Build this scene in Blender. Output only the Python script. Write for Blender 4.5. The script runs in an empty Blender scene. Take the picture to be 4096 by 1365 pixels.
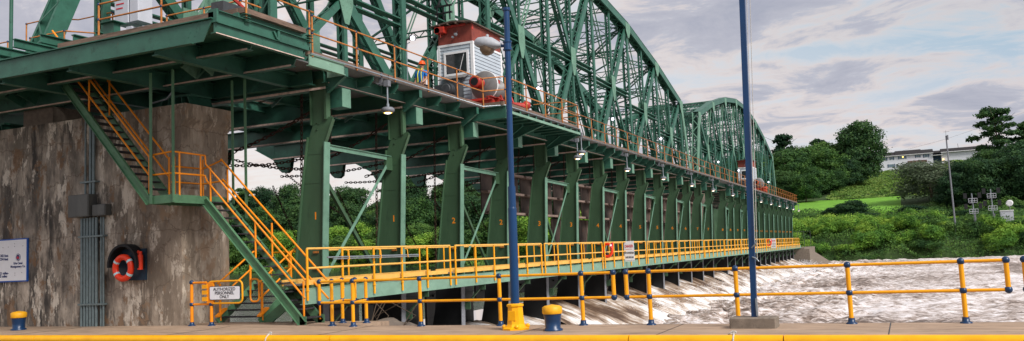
import bpy, math, random
from math import radians as R, sin, cos, pi, sqrt
from mathutils import Vector as V, Matrix, noise
random.seed(7)
S = bpy.context.scene
# ------------------------------------------------------------------ camera
F_PX, W_PX = 3415.0, 4096.0
cd = bpy.data.cameras.new('camera'); cam = bpy.data.objects.new('camera', cd)
S.collection.objects.link(cam); S.camera = cam
cd.sensor_width = 36.0; cd.lens = 36.0*F_PX/W_PX; cd.clip_start = 0.1; cd.clip_end = 5000
m = ((0.90728258, -0.0799749, -0.41284662), (0.41823418, 0.06935208, 0.90568784), (-0.04380052, -0.99438137, 0.09637018))
cam.matrix_world = Matrix(((m[0][0], -m[0][1], -m[0][2], 0), (m[1][0], -m[1][1], -m[1][2], 0),
                           (m[2][0], -m[2][1], -m[2][2], 1.6), (0, 0, 0, 1)))
S.view_settings.view_transform = 'Standard'; S.view_settings.look = 'None'
S.view_settings.exposure = 0.5; S.view_settings.gamma = 1.0
S.cycles.max_bounces = 5; S.cycles.diffuse_bounces = 2; S.cycles.glossy_bounces = 2
# ------------------------------------------------------------------ sky and sun
SUN_EL, SUN_AZ = R(42), R(112)      # azimuth from +Y towards +X
wd = bpy.data.worlds.new('World'); S.world = wd; wd.use_nodes = True
nt = wd.node_tree; nt.nodes.clear(); N = nt.nodes.new; L = nt.links.new
out = N('ShaderNodeOutputWorld'); bg = N('ShaderNodeBackground'); bg.inputs[1].default_value = 0.1
L(bg.outputs[0], out.inputs[0])
sky = N('ShaderNodeTexSky'); sky.sky_type = 'NISHITA'; sky.sun_disc = False
sky.sun_elevation = SUN_EL; sky.sun_rotation = SUN_AZ; sky.air_density = 1.0; sky.dust_density = 1.5
def wmath(op, a, b=None):
    n = N('ShaderNodeMath'); n.operation = op
    for i, q in enumerate((a, b)):
        if q is None: continue
        if isinstance(q, (int, float)): n.inputs[i].default_value = q
        else: L(q, n.inputs[i])
    return n.outputs[0]
def wramp(fac, stops):
    n = N('ShaderNodeValToRGB'); r = n.color_ramp
    while len(r.elements) < len(stops): r.elements.new(0.5)
    for e, (p, c) in zip(r.elements, stops):
        e.position = p; e.color = (*c, 1) if len(c) == 3 else c
    L(fac, n.inputs[0]); return n.outputs[0]
def wmix(f, a, b):
    n = N('ShaderNodeMix'); n.data_type = 'RGBA'
    if isinstance(f, (int, float)): n.inputs[0].default_value = f
    else: L(f, n.inputs[0])
    for i, q in ((6, a), (7, b)):
        if isinstance(q, tuple): n.inputs[i].default_value = (*q, 1)
        else: L(q, n.inputs[i])
    return n.outputs[2]
tc = N('ShaderNodeTexCoord'); sp = N('ShaderNodeSeparateXYZ'); L(tc.outputs['Generated'], sp.inputs[0])
zz = wmath('ADD', wmath('MAXIMUM', sp.outputs[2], 0.0), 0.16)
cb = N('ShaderNodeCombineXYZ')
L(wmath('DIVIDE', sp.outputs[0], zz), cb.inputs[0]); L(wmath('DIVIDE', sp.outputs[1], zz), cb.inputs[1])
def wnoise(vec, scale, det, rough, dist=0, rot=0, sc=(1, 1, 1), loc=(0, 0, 0)):
    mp = N('ShaderNodeMapping'); L(vec, mp.inputs[0]); mp.inputs[2].default_value = (0, 0, rot)
    mp.inputs[3].default_value = sc; mp.inputs[1].default_value = loc
    n = N('ShaderNodeTexNoise'); L(mp.outputs[0], n.inputs['Vector'])
    n.inputs['Scale'].default_value = scale; n.inputs['Detail'].default_value = det
    n.inputs['Roughness'].default_value = rough; n.inputs['Distortion'].default_value = dist
    return n.outputs['Fac']
big = wnoise(cb.outputs[0], 1.1, 5, 0.6, 0.5, 0.35, (0.7, 1.25, 1), (3.1, 1.7, 0))
fine = wnoise(cb.outputs[0], 3.4, 10, 0.66, 0.5, 0.35, (0.9, 1.05, 1), (0.3, 5.2, 0))
cmb = wmath('ADD', wmath('MULTIPLY', big, 0.45), wmath('MULTIPLY', fine, 0.55))
yy_ = wmath('MAXIMUM', sp.outputs[1], 0.05); uu = wmath('DIVIDE', sp.outputs[0], yy_); vv = wmath('DIVIDE', sp.outputs[2], yy_)
def blob(u0, v0, su, sv, amp, tilt=0.0):        # a bank of cloud or a clear patch in one part of the sky
    du = wmath('SUBTRACT', uu, u0); dv = wmath('SUBTRACT', wmath('SUBTRACT', vv, v0), wmath('MULTIPLY', du, tilt))
    q = wmath('ADD', wmath('POWER', wmath('ABSOLUTE', wmath('DIVIDE', du, su)), 2.0), wmath('POWER', wmath('ABSOLUTE', wmath('DIVIDE', dv, sv)), 2.0))
    return wmath('MULTIPLY', wmath('POWER', 2.718, wmath('MULTIPLY', q, -1.0)), amp)
for bb in ((-0.19,0.262,0.13,0.032,0.075,-0.05),(-0.10,0.214,0.09,0.012,-0.09,0.0),(-0.045,0.19,0.05,0.011,0.07,-0.05),(0.06,0.205,0.10,0.035,-0.13,-0.1),(0.04,0.136,0.10,0.014,0.07,0.0),(-0.24,0.19,0.09,0.02,-0.05,0.0),(-0.14,0.165,0.10,0.018,0.04,0.0),(-0.01,0.10,0.1,0.012,-0.05,0.0),(-0.75,0.2,0.45,0.3,-0.06,0.0)):
    cmb = wmath('ADD', cmb, blob(*bb))
K = 7.0
def k3(r, g, b, k=K): return tuple((c/255.0)**2.2*k for c in (r, g, b))
el = wramp(sp.outputs[2], [(0.0, k3(226, 222, 226)), (0.12, k3(206, 210, 222)), (0.22, k3(172, 200, 217)), (0.9, k3(110, 150, 190))])
side = wmath('ADD', wmath('MULTIPLY', sp.outputs[0], 1.1), 0.62)       # paler towards the glow behind the bridge
clear = wmix(wramp(side, [(0.0, (0, 0, 0)), (0.75, (1, 1, 1))]), k3(252, 241, 236), el)
clear = wmix(0.25, clear, sky.outputs[0])
dens = wramp(cmb, [(0.38, (0, 0, 0)), (0.54, (1, 1, 1))])
ccol = wramp(cmb, [(0.41, k3(240, 230, 226)), (0.475, k3(234, 214, 206)), (0.525, k3(188, 188, 200)), (0.66, k3(160, 164, 182))])
skyc = wmix(wmath('MULTIPLY', dens, 0.92), clear, ccol)
L(skyc, bg.inputs[0])
sd = bpy.data.lights.new('sun', 'SUN'); so = bpy.data.objects.new('sun', sd); S.collection.objects.link(so)
sd.energy = 2.9; sd.angle = R(22); sd.color = (1.0, 0.95, 0.9)
sv = V((sin(SUN_AZ)*cos(SUN_EL), cos(SUN_AZ)*cos(SUN_EL), sin(SUN_EL)))
so.rotation_euler = sv.to_track_quat('Z', 'Y').to_euler()
# ------------------------------------------------------------------ materials
def newmat(name):
    mt = bpy.data.materials.new(name); mt.use_nodes = True
    return mt, mt.node_tree, mt.node_tree.nodes['Principled BSDF']
def mk(name, col, rough=0.55, var=0.25, scale=3.0, metal=0.0, rust=None, grime=None, gf=0.5, bump=0.0, stretch=(1, 1, 1), spec=0.4, fine=None):
    mt, t, b = newmat(name); n = t.nodes.new; l = t.links.new
    tcn = n('ShaderNodeTexCoord'); mp = n('ShaderNodeMapping'); l(tcn.outputs['Object'], mp.inputs[0]); mp.inputs[3].default_value = stretch
    n1 = n('ShaderNodeTexNoise'); l(mp.outputs[0], n1.inputs['Vector']); n1.inputs['Scale'].default_value = scale
    n1.inputs['Detail'].default_value = 8; n1.inputs['Roughness'].default_value = 0.65
    rp = n('ShaderNodeValToRGB'); l(n1.outputs['Fac'], rp.inputs[0])
    rp.color_ramp.elements[0].position = 0.3; rp.color_ramp.elements[1].position = 0.7
    rp.color_ramp.elements[0].color = (*[c*(1-var) for c in col], 1); rp.color_ramp.elements[1].color = (*[min(1, c*(1+var)) for c in col], 1)
    o = rp.outputs[0]
    if grime:
        n2 = n('ShaderNodeTexNoise'); l(mp.outputs[0], n2.inputs['Vector']); n2.inputs['Scale'].default_value = scale*1.7
        n2.inputs['Detail'].default_value = 9; n2.inputs['Roughness'].default_value = 0.75
        r2 = n('ShaderNodeValToRGB'); l(n2.outputs['Fac'], r2.inputs[0])
        r2.color_ramp.elements[0].position = gf; r2.color_ramp.elements[1].position = gf+0.12
        mx = n('ShaderNodeMix'); mx.data_type = 'RGBA'; l(r2.outputs[0], mx.inputs[0]); l(o, mx.inputs[6]); mx.inputs[7].default_value = (*grime, 1)
        o = mx.outputs[2]
    if rust:
        n3 = n('ShaderNodeTexNoise'); l(tcn.outputs['Object'], n3.inputs['Vector']); n3.inputs['Scale'].default_value = 4.5; n3.inputs['Detail'].default_value = 9; n3.inputs['Roughness'].default_value = 0.8
        r3 = n('ShaderNodeValToRGB'); l(n3.outputs['Fac'], r3.inputs[0]); r3.color_ramp.elements[0].position = rust; r3.color_ramp.elements[1].position = rust+0.07
        mx = n('ShaderNodeMix'); mx.data_type = 'RGBA'; l(r3.outputs[0], mx.inputs[0]); l(o, mx.inputs[6]); mx.inputs[7].default_value = (0.13, 0.075, 0.045, 1); o = mx.outputs[2]
    l(o, b.inputs['Base Color'])
    b.inputs['Roughness'].default_value = rough; b.inputs['Metallic'].default_value = metal
    b.inputs['Specular IOR Level'].default_value = spec
    if bump:
        bp = n('ShaderNodeBump'); bp.inputs['Strength'].default_value = bump; bp.inputs['Distance'].default_value = 0.02
        l(n1.outputs['Fac'], bp.inputs['Height']); l(bp.outputs[0], b.inputs['Normal'])
    return mt
def emit(name, col, st):
    mt, t, b = newmat(name); b.inputs['Base Color'].default_value = (*col, 1)
    b.inputs['Emission Color'].default_value = (*col, 1); b.inputs['Emission Strength'].default_value = st
    return mt
M = {}
M['green'] = mk('green_steel_paint', (0.034, 0.122, 0.084), 0.45, 0.25, 1.6, grime=(0.020, 0.066, 0.045), gf=0.56, rust=0.645)
M['gpale'] = mk('weathered_lit_green_paint', (0.13, 0.26, 0.185), 0.55, 0.2, 1.5, grime=(0.065, 0.15, 0.10), gf=0.55, rust=0.64)  # paler copy of the green: light on bright faces put into the colour
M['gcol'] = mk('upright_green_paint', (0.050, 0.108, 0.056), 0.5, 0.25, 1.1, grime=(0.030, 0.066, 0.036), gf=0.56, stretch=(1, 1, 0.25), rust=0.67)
M['gstair'] = mk('stair_green_paint', (0.085, 0.20, 0.105), 0.5, 0.2, 4, grime=(0.05, 0.12, 0.06), gf=0.6)
M['gbeam'] = mk('catwalk_beam_paint', (0.19, 0.33, 0.245), 0.55, 0.18, 2.5, grime=(0.11, 0.20, 0.14), gf=0.60, stretch=(1, 0.5, 1))
M['edge'] = mk('pale_tan_flange_edge', (0.62, 0.47, 0.40), 0.7, 0.35, 6)  # pale tan strips along the lower flange edges
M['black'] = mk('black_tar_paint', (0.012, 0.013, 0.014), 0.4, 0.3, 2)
M['galv'] = mk('galvanised_steel', (0.30, 0.34, 0.37), 0.4, 0.2, 5, metal=0.5)
M['pipeg'] = mk('grey_conduit', (0.16, 0.21, 0.22), 0.45, 0.2, 6, metal=0.3)
M['yellow'] = mk('safety_yellow_paint', (0.88, 0.38, 0.006), 0.42, 0.10, 5, grime=(0.42, 0.16, 0.015), gf=0.66)
M['yelpale'] = mk('faded_yellow_paint', (0.82, 0.46, 0.10), 0.5, 0.12, 4, grime=(0.55, 0.22, 0.03), gf=0.62)
M['fender'] = mk('glossy_yellow_fender_paint', (0.92, 0.43, 0.003), 0.35, 0.12, 3, grime=(0.50, 0.20, 0.012), gf=0.63)
M['orange'] = mk('stair_orange_paint', (0.86, 0.27, 0.006), 0.42, 0.12, 5, grime=(0.42, 0.11, 0.012), gf=0.66)
M['rustor'] = mk('rusty_orange_paint', (0.46, 0.17, 0.035), 0.6, 0.3, 7, grime=(0.20, 0.07, 0.025), gf=0.55)
M['blue'] = mk('navy_blue_paint', (0.002, 0.030, 0.095), 0.35, 0.2, 4, spec=0.5)
M['poleblue'] = mk('mast_blue_paint', (0.002, 0.042, 0.135), 0.35, 0.15, 2, spec=0.5)
M['red'] = mk('machinery_red_paint', (0.42, 0.035, 0.022), 0.42, 0.3, 3, grime=(0.18, 0.02, 0.015), gf=0.6)
M['redwall'] = mk('rusty_red_steel_sheet', (0.24, 0.050, 0.034), 0.6, 0.3, 2.5, grime=(0.13, 0.035, 0.025), gf=0.56)
M['rope'] = mk('pale_rope_fibre', (0.5, 0.48, 0.45), 0.8, 0.3, 60)
M['rust'] = mk('rusted_chain_iron', (0.050, 0.022, 0.014), 0.8, 0.45, 9)
M['gate'] = mk('rust_stained_gate_plate', (0.060, 0.042, 0.034), 0.75, 0.6, 1.3, grime=(0.20, 0.085, 0.045), gf=0.60, bump=0.3)
M['gaterim'] = mk('gate_stiffener_steel', (0.26, 0.19, 0.16), 0.7, 0.4, 3)
M['wood'] = mk('weathered_timber', (0.17, 0.115, 0.085), 0.8, 0.45, 3, grime=(0.06, 0.04, 0.03), gf=0.58, stretch=(0.6, 0.6, 6), bump=0.4)
M['tread'] = mk('dark_steel_grating', (0.045, 0.045, 0.048), 0.85, 0.4, 12, spec=0.1)
M['grating'] = mk('galvanised_deck_grating', (0.20, 0.20, 0.20), 0.6, 0.4, 30, metal=0.2)
M['white'] = mk('white_painted_panel', (0.82, 0.84, 0.88), 0.5, 0.04, 4)
M['siding'] = mk('pale_grey_siding_paint', (0.42, 0.48, 0.53), 0.55, 0.08, 3)
M['trim'] = mk('white_trim_paint', (0.78, 0.79, 0.80), 0.5, 0.05, 4)
M['glass'] = mk('dark_window_glass', (0.025, 0.03, 0.032), 0.08, 0.5, 4, spec=0.8)
M['roofw'] = mk('mouldering_roof_boards', (0.10, 0.075, 0.06), 0.8, 0.4, 5)
M['drum'] = mk('grey_winch_drum_steel', (0.19, 0.185, 0.18), 0.5, 0.25, 3, metal=0.2)
M['dgrey'] = mk('dark_grey_machine_paint', (0.05, 0.055, 0.06), 0.5, 0.3, 5)
M['lampgrey'] = mk('lamp_housing_grey', (0.17, 0.18, 0.20), 0.5, 0.2, 6)
M['lampw'] = mk('luminaire_pale_housing', (0.38, 0.40, 0.43), 0.5, 0.15, 9)
M['lens'] = mk('dusty_lamp_lens', (0.20, 0.14, 0.09), 0.3, 0.3, 9)
M['conc'] = mk('curb_concrete', (0.20, 0.165, 0.13), 0.85, 0.25, 7, grime=(0.10, 0.085, 0.07), gf=0.56, bump=0.3)
M['redtxt'] = mk('sign_red', (0.55, 0.01, 0.03), 0.5, 0.05)
M['blktxt'] = mk('sign_black', (0.02, 0.02, 0.025), 0.5, 0.05)
M['navytxt'] = mk('sign_navy', (0.02, 0.035, 0.16), 0.5, 0.05)
M['ortxt'] = mk('stencil_orange', (0.95, 0.30, 0.01), 0.6, 0.1)
M['signblue'] = mk('sign_border_blue', (0.008, 0.09, 0.42), 0.4, 0.05)
M['ringred'] = mk('life_ring_orange_red', (0.80, 0.045, 0.012), 0.4, 0.08, 5)
M['tape'] = mk('pale_blue_tape', (0.45, 0.68, 0.74), 0.4, 0.05)
M['ltblue'] = mk('backboard_navy', (0.010, 0.030, 0.055), 0.5, 0.3, 6)
M['canvas'] = mk('black_canvas', (0.006, 0.007, 0.009), 0.7, 0.2, 6)
M['bulb'] = emit('lamp_glow', (1.0, 0.93, 0.9), 3.0)
M['amber'] = emit('lamp_amber_glow', (1.0, 0.55, 0.05), 2.5)
M['flood'] = emit('floodlight_glow', (0.86, 0.84, 1.0), 5.0)
M['warm'] = emit('warm_porch_lamp', (1.0, 0.6, 0.15), 3.0)
M['skin'] = mk('skin', (0.42, 0.23, 0.16), 0.5, 0.05)
M['shirt'] = mk('blue_shirt_cloth', (0.012, 0.16, 0.52), 0.8, 0.1)
M['hiviz'] = mk('yellow_strap_cloth', (0.75, 0.72, 0.02), 0.7, 0.05)
M['trouser'] = mk('dark_trouser_cloth', (0.02, 0.022, 0.03), 0.8, 0.1)
M['hat'] = mk('hard_hat_orange', (0.85, 0.10, 0.01), 0.35, 0.05)
M['bark'] = mk('tree_bark', (0.09, 0.065, 0.045), 0.9, 0.3, 3)
M['rock'] = mk('river_rock', (0.16, 0.13, 0.105), 0.8, 0.4, 2, bump=0.5)
M['roofs'] = mk('charcoal_roof_shingles', (0.022, 0.020, 0.021), 0.95, 0.2, 3)
M['hsiding'] = mk('white_house_siding', (0.80, 0.82, 0.88), 0.7, 0.05, 1)
M['shutter'] = mk('slate_blue_shutter', (0.05, 0.10, 0.17), 0.6, 0.1)
M['hwin'] = mk('house_window_glass', (0.16, 0.24, 0.28), 0.15, 0.2, 1)
M['deckred'] = mk('brown_deck_boards', (0.14, 0.08, 0.06), 0.8, 0.2)
M['cab'] = mk('cabinet_pale_grey', (0.52, 0.54, 0.60), 0.5, 0.08, 2)

def leafmat(name, c1, c2, c3):
    mt, t, b = newmat(name); n = t.nodes.new; l = t.links.new
    g = n('ShaderNodeNewGeometry'); oi = n('ShaderNodeObjectInfo')
    n1 = n('ShaderNodeTexNoise'); l(g.outputs['Position'], n1.inputs['Vector']); n1.inputs['Scale'].default_value = 0.55; n1.inputs['Detail'].default_value = 5
    ad = n('ShaderNodeMath'); ad.operation = 'ADD'; l(n1.outputs['Fac'], ad.inputs[0])
    ml = n('ShaderNodeMath'); ml.operation = 'MULTIPLY_ADD'; l(oi.outputs['Random'], ml.inputs[0]); ml.inputs[1].default_value = 0.28; ml.inputs[2].default_value = -0.14
    l(ml.outputs[0], ad.inputs[1])
    rp = n('ShaderNodeValToRGB'); l(ad.outputs[0], rp.inputs[0]); e = rp.color_ramp.elements
    e[0].position = 0.32; e[0].color = (*c1, 1); e[1].position = 0.68; e[1].color = (*c3, 1)
    x = e.new(0.5); x.color = (*c2, 1)
    l(rp.outputs[0], b.inputs['Base Color']); b.inputs['Roughness'].default_value = 0.6; b.inputs['Specular IOR Level'].default_value = 0.15
    tr = n('ShaderNodeBsdfTranslucent'); l(rp.outputs[0], tr.inputs[0]); ms = n('ShaderNodeMixShader'); ms.inputs[0].default_value = 0.3
    o = t.nodes['Material Output']; l(b.outputs[0], ms.inputs[1]); l(tr.outputs[0], ms.inputs[2]); l(ms.outputs[0], o.inputs[0])
    return mt
M['leafD'] = leafmat('dark_foliage', (0.018, 0.052, 0.026), (0.038, 0.095, 0.036), (0.07, 0.145, 0.04))
M['leafM'] = leafmat('mid_foliage', (0.032, 0.085, 0.028), (0.068, 0.155, 0.038), (0.13, 0.24, 0.05))
M['leafL'] = leafmat('bright_foliage', (0.07, 0.18, 0.03), (0.17, 0.34, 0.045), (0.32, 0.48, 0.07))
M['leafG'] = leafmat('grey_willow_foliage', (0.045, 0.072, 0.048), (0.085, 0.12, 0.075), (0.13, 0.17, 0.10))
M['leafB'] = leafmat('hillside_brush', (0.06, 0.145, 0.025), (0.13, 0.24, 0.045), (0.22, 0.32, 0.07))

# stained concrete of the abutment: vertical run-off streaks, brown seepage, cracks
def concrete_wall():
    mt, t, b = newmat('stained_abutment_concrete'); n = t.nodes.new; l = t.links.new
    tcn = n('ShaderNodeTexCoord')
    def ns(sc, stretch, det=8, ro=0.7, loc=(0, 0, 0), dist=0):
        mp = n('ShaderNodeMapping'); l(tcn.outputs['Object'], mp.inputs[0]); mp.inputs[3].default_value = stretch; mp.inputs[1].default_value = loc
        q = n('ShaderNodeTexNoise'); l(mp.outputs[0], q.inputs['Vector']); q.inputs['Scale'].default_value = sc
        q.inputs['Detail'].default_value = det; q.inputs['Roughness'].default_value = ro; q.inputs['Distortion'].default_value = dist
        return q.outputs['Fac']
    def rp(f, st):
        q = n('ShaderNodeValToRGB'); l(f, q.inputs[0]); r = q.color_ramp
        while len(r.elements) < len(st): r.elements.new(0.5)
        for e, (p, c) in zip(r.elements, st): e.position = p; e.color = (*c, 1)
        return q.outputs[0]
    def mx(f, a, bb):
        q = n('ShaderNodeMix'); q.data_type = 'RGBA'; l(f, q.inputs[0])
        for i, c in ((6, a), (7, bb)):
            if isinstance(c, tuple): q.inputs[i].default_value = (*c, 1)
            else: l(c, q.inputs[i])
        return q.outputs[2]
    base = rp(ns(1.5, (1, 1, 0.55), 9, 0.68), [(0.36, (0.17, 0.148, 0.12)), (0.5, (0.32, 0.275, 0.225)), (0.62, (0.52, 0.45, 0.37))])
    low = rp(ns(0.7, (1, 1, 0.5), 5, 0.6, (4, 1, 7)), [(0.38, (0, 0, 0)), (0.58, (1, 1, 1))])
    def mul(a_, b_):
        q = n('ShaderNodeMix'); q.data_type = 'RGBA'; q.blend_type = 'MULTIPLY'; q.inputs[0].default_value = 1.0; l(a_, q.inputs[6]); l(b_, q.inputs[7]); return q.outputs[2]
    streak = mul(low, rp(ns(3.6, (1, 1, 0.13), 7, 0.62), [(0.46, (0, 0, 0)), (0.54, (0.96, 0.96, 0.96))]))
    c = mx(streak, base, (0.038, 0.035, 0.032))
    st0 = rp(ns(2.4, (1, 1, 0.30), 8, 0.7, (5, 5, 0)), [(0.54, (0, 0, 0)), (0.59, (0.8, 0.8, 0.8))])
    c = mx(st0, c, (0.075, 0.066, 0.056))
    st2 = rp(ns(2.6, (1, 1, 0.38), 8, 0.72, (7, 3, 1)), [(0.56, (0, 0, 0)), (0.60, (0.9, 0.9, 0.9))])
    c = mx(st2, c, (0.66, 0.60, 0.51))
    br = rp(ns(1.6, (1, 1, 0.6), 9, 0.72, (2, 9, 4), 0.3), [(0.55, (0, 0, 0)), (0.59, (0.85, 0.85, 0.85))])
    c = mx(br, c, (0.20, 0.115, 0.060))
    sx0 = n('ShaderNodeSeparateXYZ'); l(tcn.outputs['Object'], sx0.inputs[0])
    mr0 = n('ShaderNodeMapRange'); l(sx0.outputs[0], mr0.inputs[0]); mr0.inputs[1].default_value = 2.2; mr0.inputs[2].default_value = 5.2; mr0.inputs[3].default_value = 0.0; mr0.inputs[4].default_value = 0.45
    c = mx(mr0.outputs[0], c, (0.33, 0.25, 0.175))
    vo = n('ShaderNodeTexVoronoi'); vo.feature = 'DISTANCE_TO_EDGE'; vo.inputs['Scale'].default_value = 0.75
    mp = n('ShaderNodeMapping'); l(tcn.outputs['Object'], mp.inputs[0])
    wn = n('ShaderNodeTexNoise'); l(tcn.outputs['Object'], wn.inputs['Vector']); wn.inputs['Scale'].default_value = 2.2; wn.inputs['Detail'].default_value = 6
    va = n('ShaderNodeVectorMath'); va.operation = 'MULTIPLY_ADD'; l(wn.outputs['Color'], va.inputs[0]); va.inputs[1].default_value = (0.8, 0.8, 0.8); l(tcn.outputs['Object'], va.inputs[2])
    l(va.outputs[0], vo.inputs['Vector'])
    crk = rp(vo.outputs['Distance'], [(0.0, (0.55, 0.55, 0.55)), (0.016, (0, 0, 0))])
    c = mx(crk, c, (0.075, 0.045, 0.028))
    sx = n('ShaderNodeSeparateXYZ'); l(tcn.outputs['Object'], sx.inputs[0])
    zz2 = n('ShaderNodeMath'); zz2.operation = 'MULTIPLY_ADD'; l(wn.outputs['Fac'], zz2.inputs[0]); zz2.inputs[1].default_value = 0.45; l(sx.outputs[2], zz2.inputs[2])
    md = n('ShaderNodeMath'); md.operation = 'PINGPONG'; l(zz2.outputs[0], md.inputs[0]); md.inputs[1].default_value = 1.45
    jt = rp(md.outputs[0], [(0.0, (0.5, 0.5, 0.5)), (0.03, (0, 0, 0))])
    c = mx(jt, c, (0.10, 0.062, 0.040))
    l(c, b.inputs['Base Color']); b.inputs['Roughness'].default_value = 0.85
    bp = n('ShaderNodeBump'); bp.inputs['Strength'].default_value = 0.5; bp.inputs['Distance'].default_value = 0.03
    l(ns(6, (1, 1, 0.6)), bp.inputs['Height']); l(bp.outputs[0], b.inputs['Normal'])
    return mt
M['wall'] = concrete_wall()
def deckmat():
    mt = mk('worn_lock_deck_concrete', (0.37, 0.265, 0.185), 0.8, 0.35, 2.2, grime=(0.13, 0.09, 0.062), gf=0.55, bump=0.3, stretch=(0.35, 1.6, 1))
    return mt
M['deck'] = deckmat()
M['lawn'] = mk('mown_lawn', (0.14, 0.34, 0.025), 0.95, 0.35, 0.9, grime=(0.085, 0.18, 0.03), gf=0.52, bump=1.0, stretch=(0.35, 1.5, 1))
M['soil'] = mk('overgrown_bank_soil', (0.045, 0.085, 0.022), 0.95, 0.4, 0.3)
def watermat(name, stops, scale, stretch, rough, bump, det=10, dist=0.4, ro=0.72, s2=None, fallz=False):
    mt, t, b = newmat(name); n = t.nodes.new; l = t.links.new
    tcn = n('ShaderNodeTexCoord'); mp = n('ShaderNodeMapping'); l(tcn.outputs['Object'], mp.inputs[0]); mp.inputs[3].default_value = stretch
    q = n('ShaderNodeTexNoise'); l(mp.outputs[0], q.inputs['Vector']); q.inputs['Scale'].default_value = scale
    q.inputs['Detail'].default_value = det; q.inputs['Roughness'].default_value = ro; q.inputs['Distortion'].default_value = dist
    f = q.outputs['Fac']
    if s2:
        w2 = n('ShaderNodeTexNoise'); l(tcn.outputs['Object'], w2.inputs['Vector']); w2.inputs['Scale'].default_value = s2; w2.inputs['Detail'].default_value = 4
        a = n('ShaderNodeMath'); a.operation = 'MULTIPLY_ADD'; l(w2.outputs['Fac'], a.inputs[0]); a.inputs[1].default_value = 1.0 if fallz else 0.5; a.inputs[2].default_value = -0.5 if fallz else -0.25
        a2 = n('ShaderNodeMath'); a2.operation = 'ADD'; l(f, a2.inputs[0]); l(a.outputs[0], a2.inputs[1]); f = a2.outputs[0]
    if fallz:       # sheets turn to white aerated water as they drop
        sx = n('ShaderNodeSeparateXYZ'); l(tcn.outputs['Object'], sx.inputs[0])
        mr = n('ShaderNodeMapRange'); l(sx.outputs[2], mr.inputs[0]); mr.inputs[1].default_value = -0.4; mr.inputs[2].default_value = -2.6; mr.inputs[3].default_value = -0.14; mr.inputs[4].default_value = 0.09
        a3 = n('ShaderNodeMath'); a3.operation = 'ADD'; l(f, a3.inputs[0]); l(mr.outputs[0], a3.inputs[1]); f = a3.outputs[0]
    r = n('ShaderNodeValToRGB'); l(f, r.inputs[0]); cr = r.color_ramp
    while len(cr.elements) < len(stops): cr.elements.new(0.5)
    for e, (p, c) in zip(cr.elements, stops): e.position = p; e.color = (*c, 1)
    l(r.outputs[0], b.inputs['Base Color']); b.inputs['Roughness'].default_value = rough
    bp = n('ShaderNodeBump'); bp.inputs['Strength'].default_value = bump; bp.inputs['Distance'].default_value = 0.15
    l(q.outputs['Fac'], bp.inputs['Height']); l(bp.outputs[0], b.inputs['Normal'])
    return mt
M['foam'] = watermat('churning_foam_water', [(0.38, (0.13, 0.09, 0.066)), (0.46, (0.38, 0.30, 0.25)), (0.53, (0.66, 0.58, 0.54)), (0.61, (0.90, 0.86, 0.86))], 2.0, (0.7, 1.3, 1.5), 0.45, 0.7, s2=0.12)
M['fall'] = watermat('falling_silty_water', [(0.30, (0.10, 0.06, 0.038)), (0.42, (0.27, 0.185, 0.125)), (0.52, (0.55, 0.46, 0.38)), (0.62, (0.90, 0.88, 0.87))], 2.2, (0.10, 2.4, 0.25), 0.35, 0.5, s2=0.6, det=12, dist=0.15, fallz=True)
M['river'] = watermat('calm_dark_river', [(0.35, (0.012, 0.022, 0.014)), (0.6, (0.03, 0.045, 0.032))], 1.2, (0.5, 1.5, 1), 0.10, 0.10)
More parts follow.
